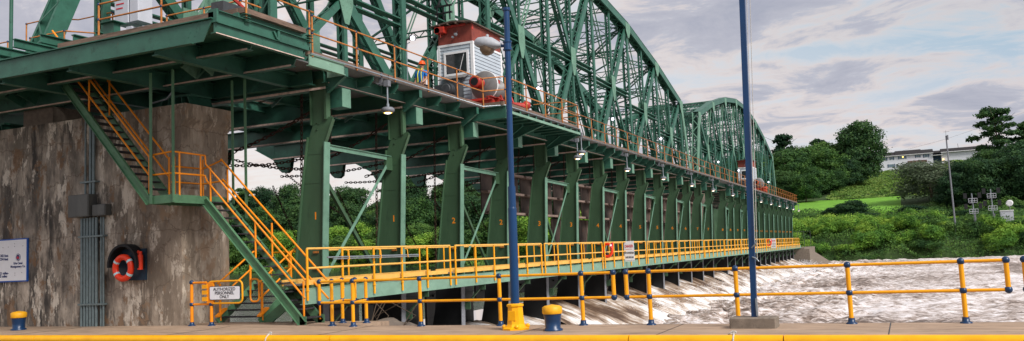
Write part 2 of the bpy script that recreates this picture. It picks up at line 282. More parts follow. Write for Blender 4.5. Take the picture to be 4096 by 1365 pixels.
# ------------------------------------------------------------------ helpers
ORG = {}
class MB:
    def __init__(s): s.v = []; s.f = []; s.sm = []
    def add(s, vs, fs, smooth=False):
        o = len(s.v); s.v += [tuple(p) for p in vs]
        for f in fs: s.f.append(tuple(i+o for i in f)); s.sm.append(smooth)
        return s
    def box(s, x0, x1, y0, y1, z0, z1):
        return s.add([(x0,y0,z0),(x1,y0,z0),(x1,y1,z0),(x0,y1,z0),(x0,y0,z1),(x1,y0,z1),(x1,y1,z1),(x0,y1,z1)],
                     [(0,3,2,1),(4,5,6,7),(0,1,5,4),(1,2,6,5),(2,3,7,6),(3,0,4,7)])
    def bbox(s, x0, x1, y0, y1, z0, z1, b=0.015):     # box with chamfered vertical and top edges
        pts = []
        for z, i in ((z0, 0), (z1-b, 0), (z1, b)):
            c = b
            pts += [(x0+c+i,y0+i,z),(x1-c-i,y0+i,z),(x1-i,y0+c+i,z),(x1-i,y1-c-i,z),(x1-c-i,y1-i,z),(x0+c+i,y1-i,z),(x0+i,y1-c-i,z),(x0+i,y0+c+i,z)]
        f = [tuple(range(7,-1,-1)), tuple(range(16,24))]
        for r in (0, 8):
            for k in range(8): f.append((r+k, r+(k+1)%8, r+8+(k+1)%8, r+8+k))
        return s.add(pts, f)
    def bar(s, p0, p1, w, h, up=(0,0,1)):             # w sideways, h along up
        p0, p1, up = V(p0), V(p1), V(up); d = (p1-p0).normalized(); sd = d.cross(up)
        if sd.length < 1e-6: sd = d.cross(V((1,0,0)))
        sd.normalize(); u = sd.cross(d); a = sd*w/2; b = u*h/2
        return s.add([p0-a-b,p0+a-b,p0+a+b,p0-a+b,p1-a-b,p1+a-b,p1+a+b,p1-a+b],
                     [(0,3,2,1),(4,5,6,7),(0,1,5,4),(1,2,6,5),(2,3,7,6),(3,0,4,7)])
    def tube(s, p0, p1, r, n=8, r2=None):
        p0, p1 = V(p0), V(p1); d = (p1-p0).normalized(); a = d.orthogonal().normalized(); b = d.cross(a); r2 = r if r2 is None else r2
        vs = [p0+(a*cos(2*pi*k/n)+b*sin(2*pi*k/n))*r for k in range(n)]+[p1+(a*cos(2*pi*k/n)+b*sin(2*pi*k/n))*r2 for k in range(n)]
        s.add(vs, [(k,(k+1)%n,n+(k+1)%n,n+k) for k in range(n)], True)
        s.add(vs[:n], [tuple(range(n-1,-1,-1))]); return s.add(vs[n:], [tuple(range(n))])
    def path(s, pts, r, n=8, closed=False):
        pts = [V(p) for p in pts]; m = len(pts); rings = []; ref = None
        for i, p in enumerate(pts):
            a = pts[(i-1) % m] if (closed or i > 0) else p; c = pts[(i+1) % m] if (closed or i < m-1) else p
            d = (c-a).normalized()
            if ref is None: ref = d.orthogonal().normalized()
            ref = (ref-d*ref.dot(d)).normalized(); b = d.cross(ref)
            rings.append([p+(ref*cos(2*pi*k/n)+b*sin(2*pi*k/n))*r for k in range(n)])
        vs = [q for rg in rings for q in rg]; fs = []
        for i in range(m if closed else m-1):
            j = (i+1) % m
            for k in range(n): fs.append((i*n+k, i*n+(k+1)%n, j*n+(k+1)%n, j*n+k))
        s.add(vs, fs, True)
        if not closed: s.add(rings[0], [tuple(range(n-1,-1,-1))]); s.add(rings[-1], [tuple(range(n))])
        return s
    def prism(s, poly, ax, a, b):                     # poly in the other two axes (x,z)/(y,z)/(x,y)
        n = len(poly)
        def q(p, t): return {'y': (p[0],t,p[1]), 'x': (t,p[0],p[1]), 'z': (p[0],p[1],t)}[ax]
        vs = [q(p,a) for p in poly]+[q(p,b) for p in poly]
        return s.add(vs, [tuple(range(n-1,-1,-1)), tuple(range(n,2*n))]+[(k,(k+1)%n,n+(k+1)%n,n+k) for k in range(n)])
    def sphere(s, c, r, n=10, m=6, sc=(1,1,1)):
        vs = [(c[0],c[1],c[2]+r*sc[2])]; fs = []
        for i in range(1, m):
            t = pi*i/m
            vs += [(c[0]+r*sc[0]*sin(t)*cos(2*pi*k/n), c[1]+r*sc[1]*sin(t)*sin(2*pi*k/n), c[2]+r*sc[2]*cos(t)) for k in range(n)]
        vs.append((c[0],c[1],c[2]-r*sc[2]))
        fs += [(0,1+k,1+(k+1)%n) for k in range(n)]
        for i in range(m-2): fs += [(1+i*n+k,1+(i+1)*n+k,1+(i+1)*n+(k+1)%n,1+i*n+(k+1)%n) for k in range(n)]
        e = len(vs)-1; o = 1+(m-2)*n; fs += [(e,o+(k+1)%n,o+k) for k in range(n)]
        return s.add(vs, fs, True)
    def lathe(s, prof, c, n=16, ax='z', smooth=True):
        def q(r, t, h):
            a, b = r*cos(t), r*sin(t)
            return {'z': (c[0]+a,c[1]+b,c[2]+h), 'y': (c[0]+a,c[1]+h,c[2]+b), 'x': (c[0]+h,c[1]+a,c[2]+b)}[ax]
        vs = [q(r, 2*pi*k/n, h) for r, h in prof for k in range(n)]; m = len(prof)
        s.add(vs, [(i*n+k,i*n+(k+1)%n,(i+1)*n+(k+1)%n,(i+1)*n+k) for i in range(m-1) for k in range(n)], smooth)
        s.add(vs[:n], [tuple(range(n-1,-1,-1))]); return s.add(vs[-n:], [tuple(range(n))])
    def ibeam(s, p0, p1, h, w, t=0.02, tf=0.025):     # web vertical
        s.bar(p0, p1, t, h-2*tf); 
        for q in (-1, 1):
            o = V((0,0,q*(h/2-tf/2))); s.bar(V(p0)+o, V(p1)+o, w, tf)
        return s
    def rivets(s, p0, p1, step, nrm, r=0.014):
        p0, p1, nr = V(p0), V(p1), V(nrm).normalized(); n = max(1, int((p1-p0).length/step)); a = nr.orthogonal().normalized(); b = nr.cross(a)
        for i in range(n+1):
            c = p0.lerp(p1, i/n)
            vs = [c+(a*cos(k*pi/3)+b*sin(k*pi/3))*r for k in range(6)]+[c+nr*r*0.9]
            s.add(vs, [(k,(k+1)%6,6) for k in range(6)], True)
        return s
    def laced(s, p0, p1, a, b, both=True, solid=False, bw=0.05, step=None):
        # member in the y-z plane: plates at x +-a/2, lacing across x on the two in-plane faces
        p0, p1 = V(p0), V(p1); d = p1-p0; ln = d.length; d.normalize(); X = V((1,0,0)); n_ = X.cross(d)
        for q in (-1, 1):
            s.bar(p0+X*q*a/2, p1+X*q*a/2, 0.022, b, up=n_)
            for r in (-1, 1):
                o = X*q*(a/2-0.045)+n_*r*(b/2-0.008); s.bar(p0+o, p1+o, 0.08, 0.014, up=n_)
        if solid:
            s.bar(p0+n_*(b/2+0.012)*solid, p1+n_*(b/2+0.012)*solid, a+0.06, 0.02, up=n_)
        st = step or a*1.05; k = max(1, int(ln/st)); w = a/2-0.03
        for r in ((-1, 1) if both else (-1,)):
            if solid and r == solid: continue
            for i in range(k):
                z0 = p0+d*(ln*i/k)+n_*r*(b/2+0.006); z1 = p0+d*(ln*(i+1)/k)+n_*r*(b/2+0.006); q = 1 if i % 2 else -1
                e0, e1 = z0+X*w*q, z1-X*w*q; wv = (e1-e0).cross(n_).normalized()*bw/2; tt = n_*0.006
                s.add([e0-wv-tt,e0+wv-tt,e1+wv-tt,e1-wv-tt,e0-wv+tt,e0+wv+tt,e1+wv+tt,e1-wv+tt],
                      [(0,3,2,1),(4,5,6,7),(0,1,5,4),(2,3,7,6)])
        return s
    def lacedx(s, p0, p1, h, bw=0.045, t=0.05):       # light strut: two angles one above the other with zigzag between
        p0, p1 = V(p0), V(p1); d = p1-p0; ln = d.length; d.normalize(); u = V((0,0,1)) if abs(d.z) < 0.9 else V((1,0,0))
        u = (u-d*u.dot(d)).normalized(); sd = d.cross(u)
        for q in (-1, 1): s.bar(p0+u*q*h/2, p1+u*q*h/2, 0.12, t, up=u)
        k = max(2, int(ln/(h*1.1)))
        for i in range(k):
            q = 1 if i % 2 else -1
            s.bar(p0+d*(ln*i/k)+u*q*h/2, p0+d*(ln*(i+1)/k)-u*q*h/2, 0.02, bw, up=u)
        return s
    def link_chain(s, p0, p1, pitch=0.105, sag=0.0, wire=0.014, wd=0.06):
        p0, p1 = V(p0), V(p1); L_ = (p1-p0).length; n = int(L_/pitch)
        def pt(t): return p0.lerp(p1, t)-V((0,0,1))*sag*4*t*(1-t)
        for i in range(n):
            a, b = pt(i/n), pt((i+1)/n); d = (b-a).normalized(); c = (a+b)/2
            s1 = d.cross(V((0.3,1,0.1))).normalized(); 
            if i % 2: s1 = d.cross(s1).normalized()
            hl = pitch*0.66; hw = wd/2
            ring = [c+d*(hl-hw*0.8)*(1 if cos(t) > 0 else -1)*(1 if abs(cos(t)) > 0.3 else 0.0)+d*hw*0.8*cos(t)+s1*hw*sin(t) for t in [2*pi*k/8 for k in range(8)]]
            s.path(ring, wire, 4, True)
        return s
    def build(s, name, mat, parent=None, loc=None):
        me = bpy.data.meshes.new(name)
        o_ = V((0,0,0))
        if parent is not None:
            p = parent
            while p is not None: o_ = o_+p.location; p = p.parent
        elif loc is not None: o_ = V(loc)
        me.from_pydata([(x-o_.x,y-o_.y,z-o_.z) for x,y,z in s.v], [], s.f)
        me.polygons.foreach_set('use_smooth', s.sm)
        me.materials.append(M[mat] if isinstance(mat, str) else mat); me.update()
        ob = bpy.data.objects.new(name, me); S.collection.objects.link(ob)
        if parent is not None: ob.parent = parent
        elif loc is not None: ob.location = o_
        return ob
def tag(o, label=None, cat=None, group=None, kind=None):
    if label: o['label'] = label
    if cat: o['category'] = cat
    if group: o['group'] = group
    if kind: o['kind'] = kind
    return o
def T(name, loc, label, cat, group=None):
    o = bpy.data.objects.new(name, None); S.collection.objects.link(o); o.location = loc; o.empty_display_size = 0.2
    return tag(o, label, cat, group)
def dup(root, dloc, label, group=None):
    r = root.copy(); S.collection.objects.link(r); r.location = root.location+V(dloc); r['label'] = label
    if group: r['group'] = group
    for ch in list(root.children):
        c = ch.copy(); S.collection.objects.link(c); c.parent = r
        for g in list(ch.children):
            d = g.copy(); S.collection.objects.link(d); d.parent = c
    return r
def text(name, body, size, origin, right, up, mat, parent, ext=0.002, align='CENTER', sx=1.0, bold=0.0):
    cu = bpy.data.curves.new(name, 'FONT'); cu.body = body; cu.size = size; cu.align_x = align; cu.align_y = 'CENTER'; cu.extrude = ext; cu.offset = bold
    cu.resolution_u = 3
    to = bpy.data.objects.new(name, cu); S.collection.objects.link(to)
    dg = bpy.context.evaluated_depsgraph_get(); dg.update(); me = bpy.data.meshes.new_from_object(to.evaluated_get(dg))
    bpy.data.objects.remove(to); r, u = V(right).normalized(), V(up).normalized(); n_ = r.cross(u); o = V(origin)
    p = parent; of = V((0,0,0))
    while p is not None: of = of+p.location; p = p.parent
    for v in me.vertices:
        c = v.co.copy(); v.co = o+r*c.x*sx+u*c.y+n_*c.z-of
    me.materials.clear(); me.materials.append(M[mat]); me.name = name
    ob = bpy.data.objects.new(name, me); S.collection.objects.link(ob); ob.parent = parent
    return ob
ORD = ['first','second','third','fourth','fifth','sixth','seventh','eighth','ninth','tenth','eleventh','twelfth','thirteenth','fourteenth','fifteenth','sixteenth','seventeenth','eighteenth']
def near(k, n): return ORD[k]

# ------------------------------------------------------------------ setting: lock deck, water, banks
b = MB()
def grid(x0, x1, nx, y0, y1, ny, fz):
    q = MB(); vs = []; fs = []
    for j in range(ny+1):
        for i in range(nx+1):
            x = x0+(x1-x0)*i/nx; y = y0+(y1-y0)*j/ny; vs.append((x, y, fz(x, y)))
    for j in range(ny):
        for i in range(nx):
            a = j*(nx+1)+i; fs.append((a, a+1, a+nx+2, a+nx+1))
    return q.add(vs, fs, True)
q = MB(); q.box(-70, 40, 15.32, 17.62, -8, 0.0); q.box(-70, -12.35, 17.62, 19.0, -8, -0.001)
tag(q.build('lock_wall_deck', 'deck'), kind='structure')
q = MB()
for x in (-27.3, -22.0, -16.4, -11.9, -7.2, -4.3, -0.4): q.box(x, x+0.018, 15.34, 17.58, 0.0, 0.004)
tag(q.build('deck_joints', 'black'), kind='structure')
tag(MB().box(-70, 40, -12, 15.0, -9, -6.0).build('lock_chamber_floor', 'river'), kind='structure')
tag(MB().box(-70, 40, -14, -1.5, -9, -0.2).build('near_lock_wall', 'deck'), kind='structure')
# terrain beyond the river
PR = [(160,-6),(172,-3.6),(176,-2.6),(180,0.6),(184,2.9),(193,3.3),(204,4.8),(214,7.4),(247,12.1),(262,15.0),(306,20.2),(374,27.2),(400,28.0),(700,31)]
PL = [(160,-6),(186,-2.5),(190,-0.6),(196,1.2),(215,4.5),(250,12),(300,22),(345,26),(700,34)]
def itp(P_, y):
    for (a, za), (c, zc) in zip(P_, P_[1:]):
        if y <= c: return za+(zc-za)*max(0, (y-a))/(c-a)
    return P_[-1][1]
def terr(x, y):
    t = min(1, max(0, (x+55)/25)); z = itp(PL, y)*(1-t)+itp(PR, y)*t
    if 214 < y < 285: z -= max(0, x-14)*0.10*min(1, (y-214)/40)*min(1, (285-y)/15)
    if y > 300: z += 2.0*min(1, max(0, (x-11)/7))*min(1, (y-300)/60)
    if 214 < y < 250: return z+noise.noise((x*0.05, y*0.05, 0))*0.2
    return z+noise.noise((x*0.07, y*0.07, 0))*min(1.0, max(0, (y-176)/20))*1.0
tag(grid(-420, 160, 290, 160, 420, 130, terr).build('far_bank_terrain', 'soil'), kind='structure')
tag(grid(-34, -0.5, 34, 213.5, 247, 33, lambda x, y: terr(x, y)+0.10).build('mown_lawn', 'lawn'), kind='structure')
ZW = -2.8
def foamz(x, y):
    p = V((x, y, 0)); amp = 0.52*min(1, 0.35+max(0, 1-(abs(x+9)/9))*1.0)
    z = noise.fractal(V((x*0.42, y*0.55, 1.7)), 0.9, 2.2, 4)*amp*1.0
    z += abs(noise.noise(V((x*0.9, y*1.1, 5.0))))*0.22+abs(noise.noise(V((x*2.3, y*2.6, 9.0))))*0.10
    return ZW+z
vs = []; fs = []; ys = []; y = 17.7
while y < 185: ys.append(y); y += 0.16+(y-17.7)*0.0085
xs = []; x = -15.8
while x < 95: xs.append(x); x += 0.20+max(0, x+6)*0.012
for yy in ys:
    for xx in xs: vs.append((xx, yy, foamz(xx, yy)))
nx = len(xs)
for j in range(len(ys)-1):
    for i in range(nx-1): a = j*nx+i; fs.append((a, a+1, a+nx+1, a+nx))
tag(MB().add(vs, fs, True).build('tailwater_foam', 'foam'), kind='structure')
tag(grid(-460, -16.9, 120, 19.2, 200, 90, lambda x, y: -0.75+noise.noise(V((x*0.8, y*0.8, 0)))*0.02).build('upstream_river', 'river'), kind='structure')
# columns of the dam: positions along y
C1 = [20.23+4.18*k for k in range(14)]; C2 = [81.0+3.95*k for k in range(14)]; COLS = C1+C2
# cascades: sloping sheets of water through the open bays
q = MB()
def cascade(y0, y1, seed, zt, thick):
    nx, ny = 34, max(6, int((y1-y0)/0.16)); vs = []; fs = []
    for j in range(ny+1):
        v = j/ny; yy = y0+(y1-y0)*v; e = min(v, 1-v)*2
        for i in range(nx+1):
            u = i/nx; xx = -16.9+u*5.0
            z = zt-(zt-ZW+0.25)*(u**1.15)+noise.fractal(V((xx*0.35, yy*1.3, seed)), 0.9, 2.1, 4)*0.28*(0.3+u)+0.20*sin(e*pi/2)*thick*u
            z += 0.05*noise.noise(V((xx*0.9, yy*4.0, seed+3)))+0.10*u*abs(noise.noise(V((xx*3, yy*3, seed+9))))
            vs.append((xx, yy+0.12*noise.noise(V((xx, yy*2, seed))), z))
    for j in range(ny):
        for i in range(nx): a = j*(nx+1)+i; fs.append((a, a+1, a+nx+2, a+nx+1))
    q.add(vs, fs, True)
for k in range(2, 13): cascade(COLS[k]+0.05, COLS[k+1]-0.05, k*3.1, -0.75 if k > 3 else -1.2, 1+0.6*((k*7) % 3))
cascade(C1[13]+0.1, C2[0]-0.1, 55, -0.6, 1)
for k in range(14, 27): cascade(COLS[k]+0.05, COLS[k+1]-0.05, k*3.1, -0.6, 1+0.6*((k*5) % 3))
tag(q.build('spillway_water', 'fall'), kind='structure')
# spray humps where each sheet lands
q = MB()
for k in range(3, 27):
    y0 = COLS[k]; 
    for i in range(9):
        cx = -11.9+random.uniform(-1.2, 1.6); cy = y0+random.uniform(0, 4); r = random.uniform(0.25, 0.7)
        n, mm = 9, 6; vs = []; base = len(q.v)
        q.sphere((cx, cy, ZW+0.02), r, n, mm, (1.5, 1.2, 0.6))
        for vi in range(base, len(q.v)):
            p = V(q.v[vi]); d = noise.noise(p*2.7)*0.30; q.v[vi] = (p.x+d, p.y+d*0.6, p.z+abs(d)*0.8)
tag(q.build('breaking_foam_crests', 'foam'), kind='structure')
rq = random.Random(77); q = MB()
for k in range(12000):
    yk = rq.uniform(44, 133); u = rq.uniform(0.4, 1); xx = -16.2+5.6*u+rq.gauss(0, 0.35); hump = 0.15+0.85*abs(noise.noise(V((yk*0.55, 3.3, 0))))*1.6
    zb_ = -0.85-(1.9)*(u**1.15); z = zb_+abs(rq.gauss(0, 0.16+0.30*u*hump)); s_ = rq.uniform(0.008, 0.02)*(0.6+yk/70)
    a, b_ = V((rq.gauss(0,1), rq.gauss(0,1), rq.gauss(0,1))).normalized()*s_, V((rq.gauss(0,1), rq.gauss(0,1), rq.gauss(0,1))).normalized()*s_
    c_ = V((xx, yk, z)); q.add([c_-a, c_+b_, c_+a, c_-b_], [(0,1,2,3)])
tag(q.build('water_spray', 'white'), 'white spray thrown up where the water drops below the catwalk', 'spray', None, 'stuff')
tag(MB().box(-17.6, -13.0, 20.4, 134, -7, -3.0).build('dam_sill_apron', 'black'), kind='structure')
# ------------------------------------------------------------------ the abutment wall and what hangs on it
ab = T('concrete_abutment', (-24, 18.9, 0), 'tall stained concrete abutment with capped pier nose carrying the near end of the bridge', 'abutment')
MB().box(-60, -18.5, 18.0, 19.85, -6, 6.27).build('wall', 'wall', ab)
q = MB(); q.prism([(-18.5,5.62),(-18.33,5.86),(-18.33,6.272),(-18.5,6.272)], 'y', 18.0, 19.88); q.build('cap_corbel', 'wall', ab)
MB().box(-25.9, -24.5, 18.5, 19.6, 6.27, 6.93).build('bearing_block', 'conc', ab)
far = T('far_abutment', (-17, 134.8, -2), 'pale concrete end wall with long sloping wing at the far end of the dam', 'abutment')
MB().box(-27, -13.9, 134.0, 150, -6, 0.55).build('end_wall', 'conc', far)
q = MB(); q.prism([(134.0,-6),(134.0,0.3),(136,0.25),(168,-2.35),(172,-2.4),(172,-6)], 'x', -13.9, -13.2); q.build('wing_wall', 'conc', far)
q = MB(); 
for i in range(6): q.tube((-17.5+i*0.9,134.6,0.55), (-17.5+i*0.9,134.6,3.0), 0.03, 6)
for i in range(12): q.bar((-17.5+i*0.4,134.6,0.6), (-17.3+i*0.4,134.6,2.95), 0.012, 0.012)
q.bar((-17.5,134.6,2.95), (-13,134.6,2.95), 0.05, 0.05)
tag(q.build('mesh_fence', 'dgrey', None, (-15, 134.6, 0.55)), 'dark wire mesh fence panel closing the far end of the catwalk', 'fence')
mp_ = T('middle_pier', (-20, 78, -2), 'dark pier between the two bridge spans, standing behind the uprights', 'pier')
MB().box(-26, -16.6, 76.9, 79.1, -6, 6.3).build('pier_shaft', 'conc', mp_)
# conduits and boxes
cg = T('conduit_bundle', (-21.95, 17.85, 0), 'bundle of grey vertical conduits running up the concrete wall under the grey boxes', 'conduits')
for i, x in enumerate((-22.39,-22.26,-22.14,-22.02,-21.90,-21.77)): MB().tube((x,17.9,0.0), (x,17.9,3.2), 0.045, 8).build('conduit', 'pipeg', cg)
for x in (-21.60,-21.50): MB().tube((x,17.92,0.0), (x,17.92,3.2), 0.03, 8).build('conduit', 'pipeg', cg)
for x, r in ((-22.25,0.03),(-22.03,0.045),(-21.90,0.045)): MB().tube((x,17.9,3.75), (x,17.9,6.2), r, 8).build('conduit', 'pipeg', cg)
for z in (0.62, 2.62, 4.25):
    a_, c_ = (-22.48,-21.42) if z < 4 else (-22.4,-21.75)
    MB().box(a_, c_, 17.83, 17.99, z, z+0.05).build('strut_clamp', 'pipeg', cg)
def jbox(x0, x1, z0, z1, d, label):
    t = T('junction_box', ((x0+x1)/2, 17.98, z0), label, 'junction box')
    MB().bbox(x0, x1, 18-d, 17.99, z0, z1, 0.01).build('enclosure', 'dgbox', t)
    MB().box(x0+0.02, x1-0.02, 18-d-0.012, 18-d, z0+0.02, z1-0.02).build('cover', 'dgbox', t)
M['dgbox'] = mk('weathered_box_steel', (0.10, 0.105, 0.10), 0.5, 0.35, 2, metal=0.3, stretch=(1, 1, 0.3))
jbox(-22.72, -21.85, 3.24, 3.9, 0.32, 'large grey steel junction box on the concrete wall')
jbox(-21.80, -21.25, 3.24, 3.57, 0.24, 'small grey junction box, right of the large one on the wall')
# information panel
ip = T('information_panel', (-25.8, 17.95, 1.4), 'white board with blue border on the concrete wall at the left edge', 'sign')
MB().box(-27.4, -24.87, 17.94, 17.99, 1.39, 2.74).build('blue_border', 'signblue', ip)
MB().box(-27.36, -24.91, 17.93, 17.942, 1.43, 2.70).build('board', 'white', ip)
fz = 17.926
for s_, z, x in (('302 feet', 2.22, -25.94), ('294 feet', 2.11, -25.94), ('5.21 miles-', 1.67, -25.97), ('.35 miles', 1.575, -25.99)):
    text('lettering', s_, 0.115, (x, fz, z), (1,0,0), (0,0,1), 'navytxt', ip, bold=0.003)
text('lettering', 'Erie Canal', 0.10, (-25.28, fz, 1.965), (1,0,0), (0,0,1), 'navytxt', ip, bold=0.003)
text('lettering', 'Montgomery Co.', 0.10, (-25.28, fz, 1.865), (1,0,0), (0,0,1), 'navytxt', ip, bold=0.003)
MB().lathe([(0.115,0),(0.115,0.006)], (-25.28, fz-0.004, 2.15), 20, 'y').build('emblem_disc', 'navytxt', ip)
q = MB(); q.path([(-25.28+0.095*cos(t),fz-0.006,2.15+0.095*sin(t)) for t in [k*pi/10 for k in range(20)]], 0.008, 4, True); q.build('emblem_ring', 'white', ip)
MB().prism([(-25.34,2.11),(-25.22,2.11),(-25.22,2.13),(-25.28,2.19),(-25.34,2.13)], 'y', fz-0.009, fz-0.004).build('emblem_mark', 'redtxt', ip)
q = MB()
for x, z in ((-25.45,2.58),(-25.45,2.50),(-25.75,2.49),(-26.0,2.48),(-25.06,2.50),(-25.42,1.66),(-25.42,1.60),(-25.1,1.67)): q.sphere((x,17.93,z), 0.012, 6, 4)
q.build('screw_heads', 'black', ip)
# life ring station on the wall
lr = T('life_ring', (-20.44, 17.75, 1.25), 'orange red life ring with pale tape hanging on the concrete wall', 'life ring')
q = MB(); q.path([(-20.44+0.31*cos(t),17.70,1.67+0.31*sin(t)) for t in [k*pi/14 for k in range(28)]], 0.088, 10, True); q.build('ring', 'ringred', lr)
for a in (35, 145, 215, 325):
    a0, a1 = R(a-6), R(a+6); MB().path([(-20.44+0.31*cos(t),17.70,1.67+0.31*sin(t)) for t in (a0, (a0+a1)/2, a1)], 0.092, 10).build('tape_band', 'tape', lr)
hb = T('life_ring_backboard', (-20.3, 17.95, 1.3), 'dark navy backboard with black rounded hood behind the wall life ring', 'backboard')
MB().box(-20.88, -19.82, 17.93, 17.99, 1.30, 2.2).build('board', 'ltblue', hb)
q = MB(); pts = [(-20.42+0.62*cos(R(a))*0.95, 1.75+0.60*sin(R(a))) for a in range(-10, 200, 14)]
inn = [(-20.42+0.55*cos(R(a))*0.95, 1.75+0.53*sin(R(a))) for a in range(186, -24, -14)]
q.prism(pts+inn, 'y', 17.62, 17.95); q.build('hood', 'canvas', hb)
tb = MB(); tb.tube((-19.86,17.78,1.60), (-19.86,17.78,2.02), 0.075, 10); tb.tube((-19.86,17.78,2.02), (-19.86,17.78,2.12), 0.05, 10); tb.tube((-19.97,17.76,1.98), (-19.90,17.76,2.14), 0.03, 8)
tag(tb.build('rescue_rope_bag', 'ringred', None, (-19.86,17.78,1.6)), 'small red rope bag hanging beside the wall life ring', 'rope bag')
# ------------------------------------------------------------------ bollards, fender, street lamp, mast
def bollard(x, y, s_, label):
    t = T('mooring_bollard', (x, y, 0), label, 'bollard', 'blue bollards with yellow caps')
    MB().lathe([(0.20*s_,0),(0.20*s_,0.03),(0.155*s_,0.06),(0.165*s_,0.2*s_),(0.185*s_,0.34*s_)], (x,y,0), 20).build('post', 'blue', t)
    MB().lathe([(0.195*s_,0.34*s_),(0.205*s_,0.36*s_),(0.205*s_,0.47*s_),(0.16*s_,0.50*s_),(0.02,0.525*s_)], (x,y,0), 20).build('cap', 'fendcap', t)
M['fendcap'] = mk('bollard_cap_yellow', (0.82, 0.40, 0.01), 0.5, 0.15, 8, grime=(0.5, 0.2, 0.01), gf=0.6)
bollard(-6.67, 16.3, 1.0, 'blue mooring bollard with yellow cap, right of the lamp post base')
bollard(-23.77, 16.9, 1.05, 'blue mooring bollard with orange yellow cap, beside the white board at far left')
for i, (xa, xb) in enumerate(((-34,-20.62),(-20.60,-11.32),(-11.30,-4.72),(-4.70,-2.02),(-2.0,9))):
    q = MB(); q.tube((xa,15.17,-0.085), (xb,15.17,-0.085), 0.115, 20)
    lab = ['yellow pipe fender along the lock edge, leftmost length below the white board','yellow pipe fender length in front of the abutment and stairs','yellow pipe fender length in front of the lamp post and bollard','short yellow pipe fender length left of the mast footing','yellow pipe fender length at the right end of the lock edge'][i]
    tag(q.build('fender_pipe', 'fender', None, ((xa+xb)/2,15.17,-0.085)), lab, 'fender', 'yellow pipe fenders along the lock edge')
def knot(x, label):
    t = T('mooring_rope', (x, 15.2, 0), label, 'rope', 'ropes tied over the yellow pipe')
    MB().path([(x-0.10,15.36,0.02),(x-0.02,15.30,0.05),(x+0.02,15.22,0.045),(x+0.03,15.15,0.04),(x+0.03,15.06,-0.04),(x+0.02,15.04,-0.14),(x+0.02,15.04,-0.35)], 0.016, 8).build('line', 'rope', t)
    q = MB(); q.path([(x+0.03+0.035*cos(k),15.22+0.02*sin(k*2),0.055+0.03*sin(k)) for k in range(7)], 0.014, 6); q.path([(x-0.06,15.25,0.04),(x,15.24,0.09),(x+0.04,15.22,0.06),(x-0.03,15.2,0.04)], 0.013, 6); q.build('knot', 'rope', t)
    return t
knot(-13.05, 'grey rope knotted over the yellow pipe in front of the stairs')
kt = knot(-2.87, 'white rope knotted over the yellow pipe below the mast footing')
MB().sphere((-2.84,15.04,-0.20), 0.075, 12, 8, (1,1,1.3)).build('float', 'white', kt)
# lamp post
lp = T('street_lamp', (-7.61, 16.55, 0), 'blue lamp post on flared yellow base with drooping pale luminaire', 'street lamp')
q = MB(); q.lathe([(0.30,0),(0.30,0.035),(0.23,0.06),(0.195,0.12),(0.175,0.30),(0.165,0.47),(0.19,0.49),(0.19,0.525),(0.13,0.545)], (-7.61,16.55,0), 8, smooth=False)
for a in range(4): q.sphere((-7.61+0.25*cos(a*pi/2+0.5),16.55+0.25*sin(a*pi/2+0.5),0.07), 0.05, 8, 5)
q.build('base', 'fender', lp)
MB().bbox(-7.70, -7.53, 16.365, 16.40, 0.20, 0.40, 0.006).build('hand_hole_cover', 'fender', lp)
top = V((-7.51,16.55,6.90)); bs = V((-7.61,16.55,0.52))
def pl(z): return bs.lerp(top, (z-0.52)/6.38)
q = MB(); q.tube(bs, pl(2.55), 0.093, 18); q.tube(pl(2.55), pl(3.02), 0.083, 18); q.tube(pl(3.02), top, 0.063, 18); q.lathe([(0.094,0),(0.083,0.05)], pl(2.53), 18)
q.tube(top-V((0,0,0.04)), top+V((0,0,0.02)), 0.085, 18); q.build('pole', 'poleblue', lp)
c = pl(6.08); q = MB(); q.tube(c-V((0,0,0.09)), c+V((0,0,0.09)), 0.083, 18); q.tube(c-V((0,0,0.10)), c-V((0,0,0.07)), 0.10, 18); q.tube(c+V((0,0,0.07)), c+V((0,0,0.10)), 0.10, 18); q.tube(c, c+V((-0.26,-0.02,0.03)), 0.035, 10)
q.build('bracket', 'poleblue', lp)
# luminaire: cobra head pointing left
def loft(q, secs, n=18):
    vs = []
    for (cx, cy, cz, ry, zu, zd) in secs:
        for k in range(n):
            t = 2*pi*k/n; yy = ry*cos(t); zz_ = (zu if sin(t) > 0 else zd)*abs(sin(t))**0.8*(1 if sin(t) > 0 else -1)
            vs.append((cx, cy+yy, cz+zz_))
    m_ = len(secs)
    q.add(vs, [(i*n+k,i*n+(k+1)%n,(i+1)*n+(k+1)%n,(i+1)*n+k) for i in range(m_-1) for k in range(n)], True)
    q.add(vs[:n], [tuple(range(n-1,-1,-1))]); q.add(vs[-n:], [tuple(range(n))])
hx, hz = c.x-0.20, c.z+0.06
hd = MB(); loft(hd, [(hx+0.06,16.53,hz-0.03,0.06,0.05,0.05),(hx-0.03,16.53,hz-0.01,0.12,0.10,0.08),(hx-0.14,16.52,hz+0.02,0.18,0.15,0.12),(hx-0.30,16.52,hz+0.05,0.20,0.16,0.13),(hx-0.44,16.52,hz+0.08,0.19,0.13,0.11),(hx-0.52,16.52,hz+0.09,0.14,0.07,0.08)])
lh = hd.build('luminaire', 'lampw', lp)
q = MB(); q.lathe([(0.04,0),(0.12,0.04),(0.165,0.11),(0.175,0.19)], (hx-0.27,16.52,hz-0.21), 16); q.build('lens', 'lens', lh)
q = MB(); q.lathe([(0.03,0),(0.035,0.05),(0.01,0.07)], (hx-0.26,16.52,hz+0.19), 10); q.build('photocell', 'lampw', lh)
